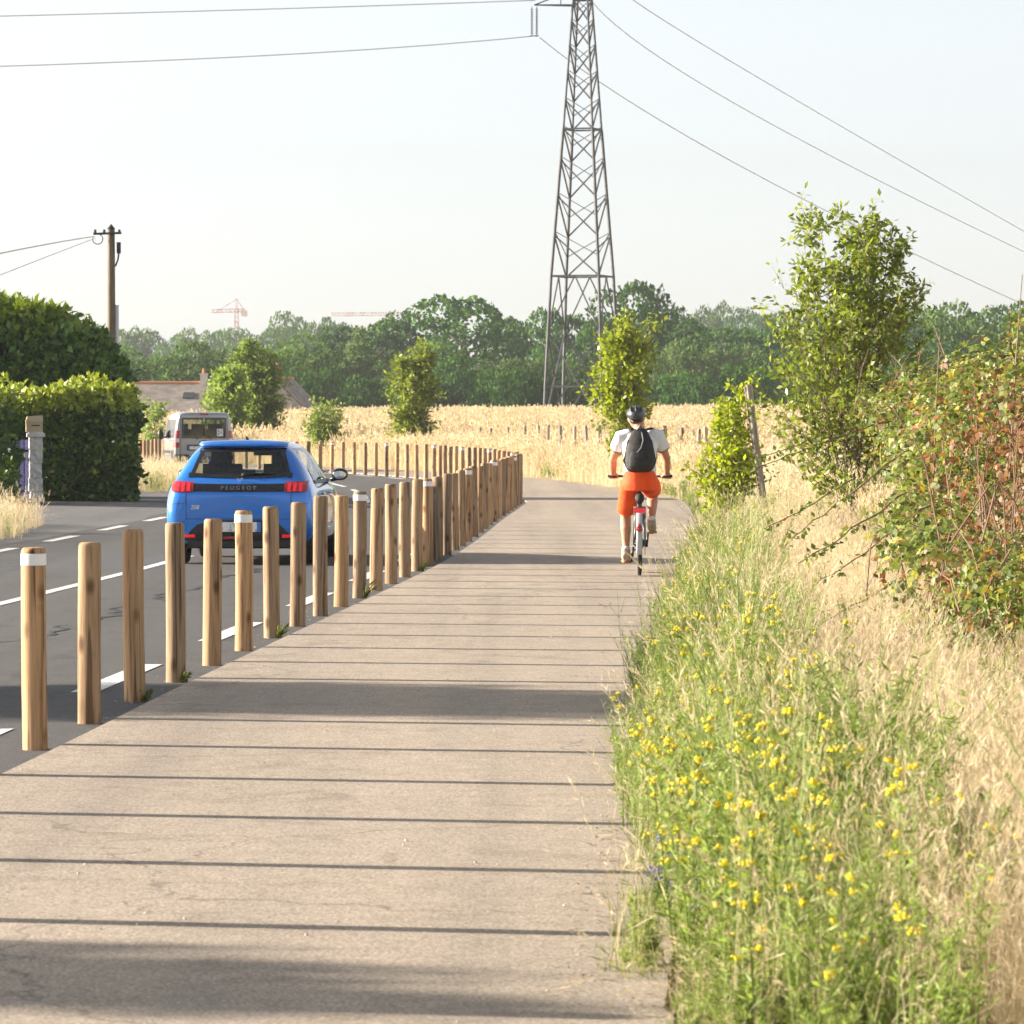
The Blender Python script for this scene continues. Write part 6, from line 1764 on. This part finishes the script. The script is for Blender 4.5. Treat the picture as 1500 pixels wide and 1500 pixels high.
def flower(x, y, var, name, label, group, sc_=1.0):
    g = max(0.0, float(ground_h([(x, y)])[0]))
    e = empty(name, (x, y, g), rw.uniform(0, 6.28), label, 'wildflower', group)
    e.rotation_euler[0], e.rotation_euler[1] = rw.gauss(0, .08), rw.gauss(0, .08)
    e.scale = (sc_,) * 3
    for nm, m_ in var:
        o = bpy.data.objects.new(nm, m_); col.objects.link(o); o.parent = e
rw.seed(9); cnt = 0
clumps = [(rw.uniform(10.8, 28), rw.uniform(3.2, 3.75)) for _ in range(16)] + [(11.2, 4.05), (11.5, 4.15), (12.6, 3.75), (14.0, 3.6), (16.8, 3.55), (19.5, 3.5), (21, 3.4)]
spots = []
for k in range(100):
    if k % 5 < 3:
        cy_, co = rw.choice(clumps); y, off = cy_ + rw.gauss(0, .35), co + rw.gauss(0, .13)
    else: y, off = rw.uniform(9.8, 44), 3.1 + abs(rw.gauss(0, .38))
    if off < 3.02 + .5 * max(0, min(1, (16 - y) / 5)) or off > 5: continue
    spots.append((y, off))
for y, off in spots:
    p, r = along(arc_at(y)); near = off < 3.35
    flower(p[0] + r[0] * off, p[1] + r[1] * off, rw.choice(YP), 'yellow_wildflower',
           'yellow flowered weed leaning out over the edge of the path' if near else 'tall weed with flat yellow flower heads among the verge weeds',
           'yellow flowers at the path edge' if near else 'yellow flowers in the verge', rw.uniform(.85, 1.25) * (.85 if near else 1))
for k in range(22):
    y = rw.choice((13.4, 14.2, 15.0, rw.uniform(12, 22))) + rw.gauss(0, .2); off = 3.2 + abs(rw.gauss(0, .16)) if k < 7 else rw.uniform(3.4, 4.4)
    p, r = along(arc_at(y))
    flower(p[0] + r[0] * off, p[1] + r[1] * off, rw.choice(VP), 'violet_wildflower', 'small bushy weed with blue violet flowers low in the verge', 'violet flowers in the verge', rw.uniform(.7, 1.15))

# weeds at the foot of bollards
for i, sc_ in ((3, .10), (7, .13), (11, .20), (15, .12), (4, .08)):
    y = float(np.interp(i, IDX, YS_)); p, r = along(arc_at(y)); rw.seed(500 + i)
    mb = MB()
    for k in range(16):
        a = rw.uniform(-.9, 1.2); L = stem_curve(.068 * math.cos(a), -.02 - .05 * abs(math.sin(a)), sc_ * rw.uniform(.5, 1), sc_ * .6, a - .6, 3)
        for j in range(3): mb.leaf(L[j], L[j + 1] - L[j] + rv() * .01, rv(), sc_ * .45, .012, 0, rw.random())
    o = mb.build('grass_tuft', M['grassg']); o.location = (p[0], p[1], 0.0)
    tag(o, 'small tuft of grass at the foot of a wooden bollard', 'grass tuft', 'tufts at bollard feet')

# litter along the edge of the path: leaves, straw, twigs
rl = np.random.default_rng(12)
V, T = [], []
xy, off = region(900, 9.5, 40, 2.95, 3.45)
for (x, y), o_ in zip(xy, off):
    a = rl.uniform(0, 6.28); Lh = rl.uniform(.015, .07); dd = np.array([math.cos(a), math.sin(a), rl.uniform(-.05, .25)])
    V.append(leaf_quads(np.array([[x, y, .034]]), dd[None], np.array([[-math.sin(a), math.cos(a), .15]]), [Lh], [rl.uniform(.004, .022)])[0]); T.append(rl.uniform(0, 1))
lit = leafmat('dry_litter', [(0, (.10, .06, .03)), (.4, (.30, .20, .10)), (1, (.58, .47, .30))], .1, .8, 0)
tag(link('path_litter', quads('path_litter', np.array(V), T, lit)), 'dry leaf and straw litter along the edge of the path', 'litter', None, 'stuff')
# grit scattered on path and bollard strip
mb = MB(); rw.seed(31)
for k in range(420):
    y = 9.5 + 40 * rw.random() ** 1.6; off = rw.uniform(.1, 3.1) if k % 3 else rw.uniform(-.35, .2)
    p, r = along(arc_at(y)); s_ = rw.uniform(.003, .009)
    z = .028 if off > .14 else 0.0
    c = Vector((p[0] + r[0] * off, p[1] + r[1] * off, z + s_ * .3))
    mb.add([c + Vector((s_ * rw.uniform(.6, 1.2), 0, 0)), c + Vector((0, s_, 0)), c + Vector((-s_ * rw.uniform(.6, 1.2), 0, 0)), c + Vector((0, -s_, 0)), c + Vector((0, 0, s_ * .8))], ((0, 1, 4), (1, 2, 4), (2, 3, 4), (3, 0, 4)), 0)
tag(mb.build('loose_grit', noisy('pale_grit', [(.3, (.16, .13, .10)), (.7, (.6, .56, .5))], 40, .9)), 'loose grit and pebbles scattered over path and road edge', 'grit', None, 'stuff')

# ------------------------------------------------------------------ haze
hm_ = bpy.data.materials.new('summer_haze'); hm_.use_nodes = True
hn = hm_.node_tree.nodes; hn.remove(hn['Principled BSDF'])
pv = hn.new('ShaderNodeVolumePrincipled'); pv.inputs['Color'].default_value = (.90, .94, 1.0, 1); pv.inputs['Density'].default_value = 0.00013; pv.inputs['Anisotropy'].default_value = 0.15
hm_.node_tree.links.new(pv.outputs[0], hn['Material Output'].inputs['Volume'])
mb = MB(); mb.box((0, 810, 21), (3060, 1800, 46)); hz = mb.build('haze', hm_)
hz.visible_shadow = True
tag(hz, 'thin summer haze lying over fields and wood', 'haze', None, 'stuff')
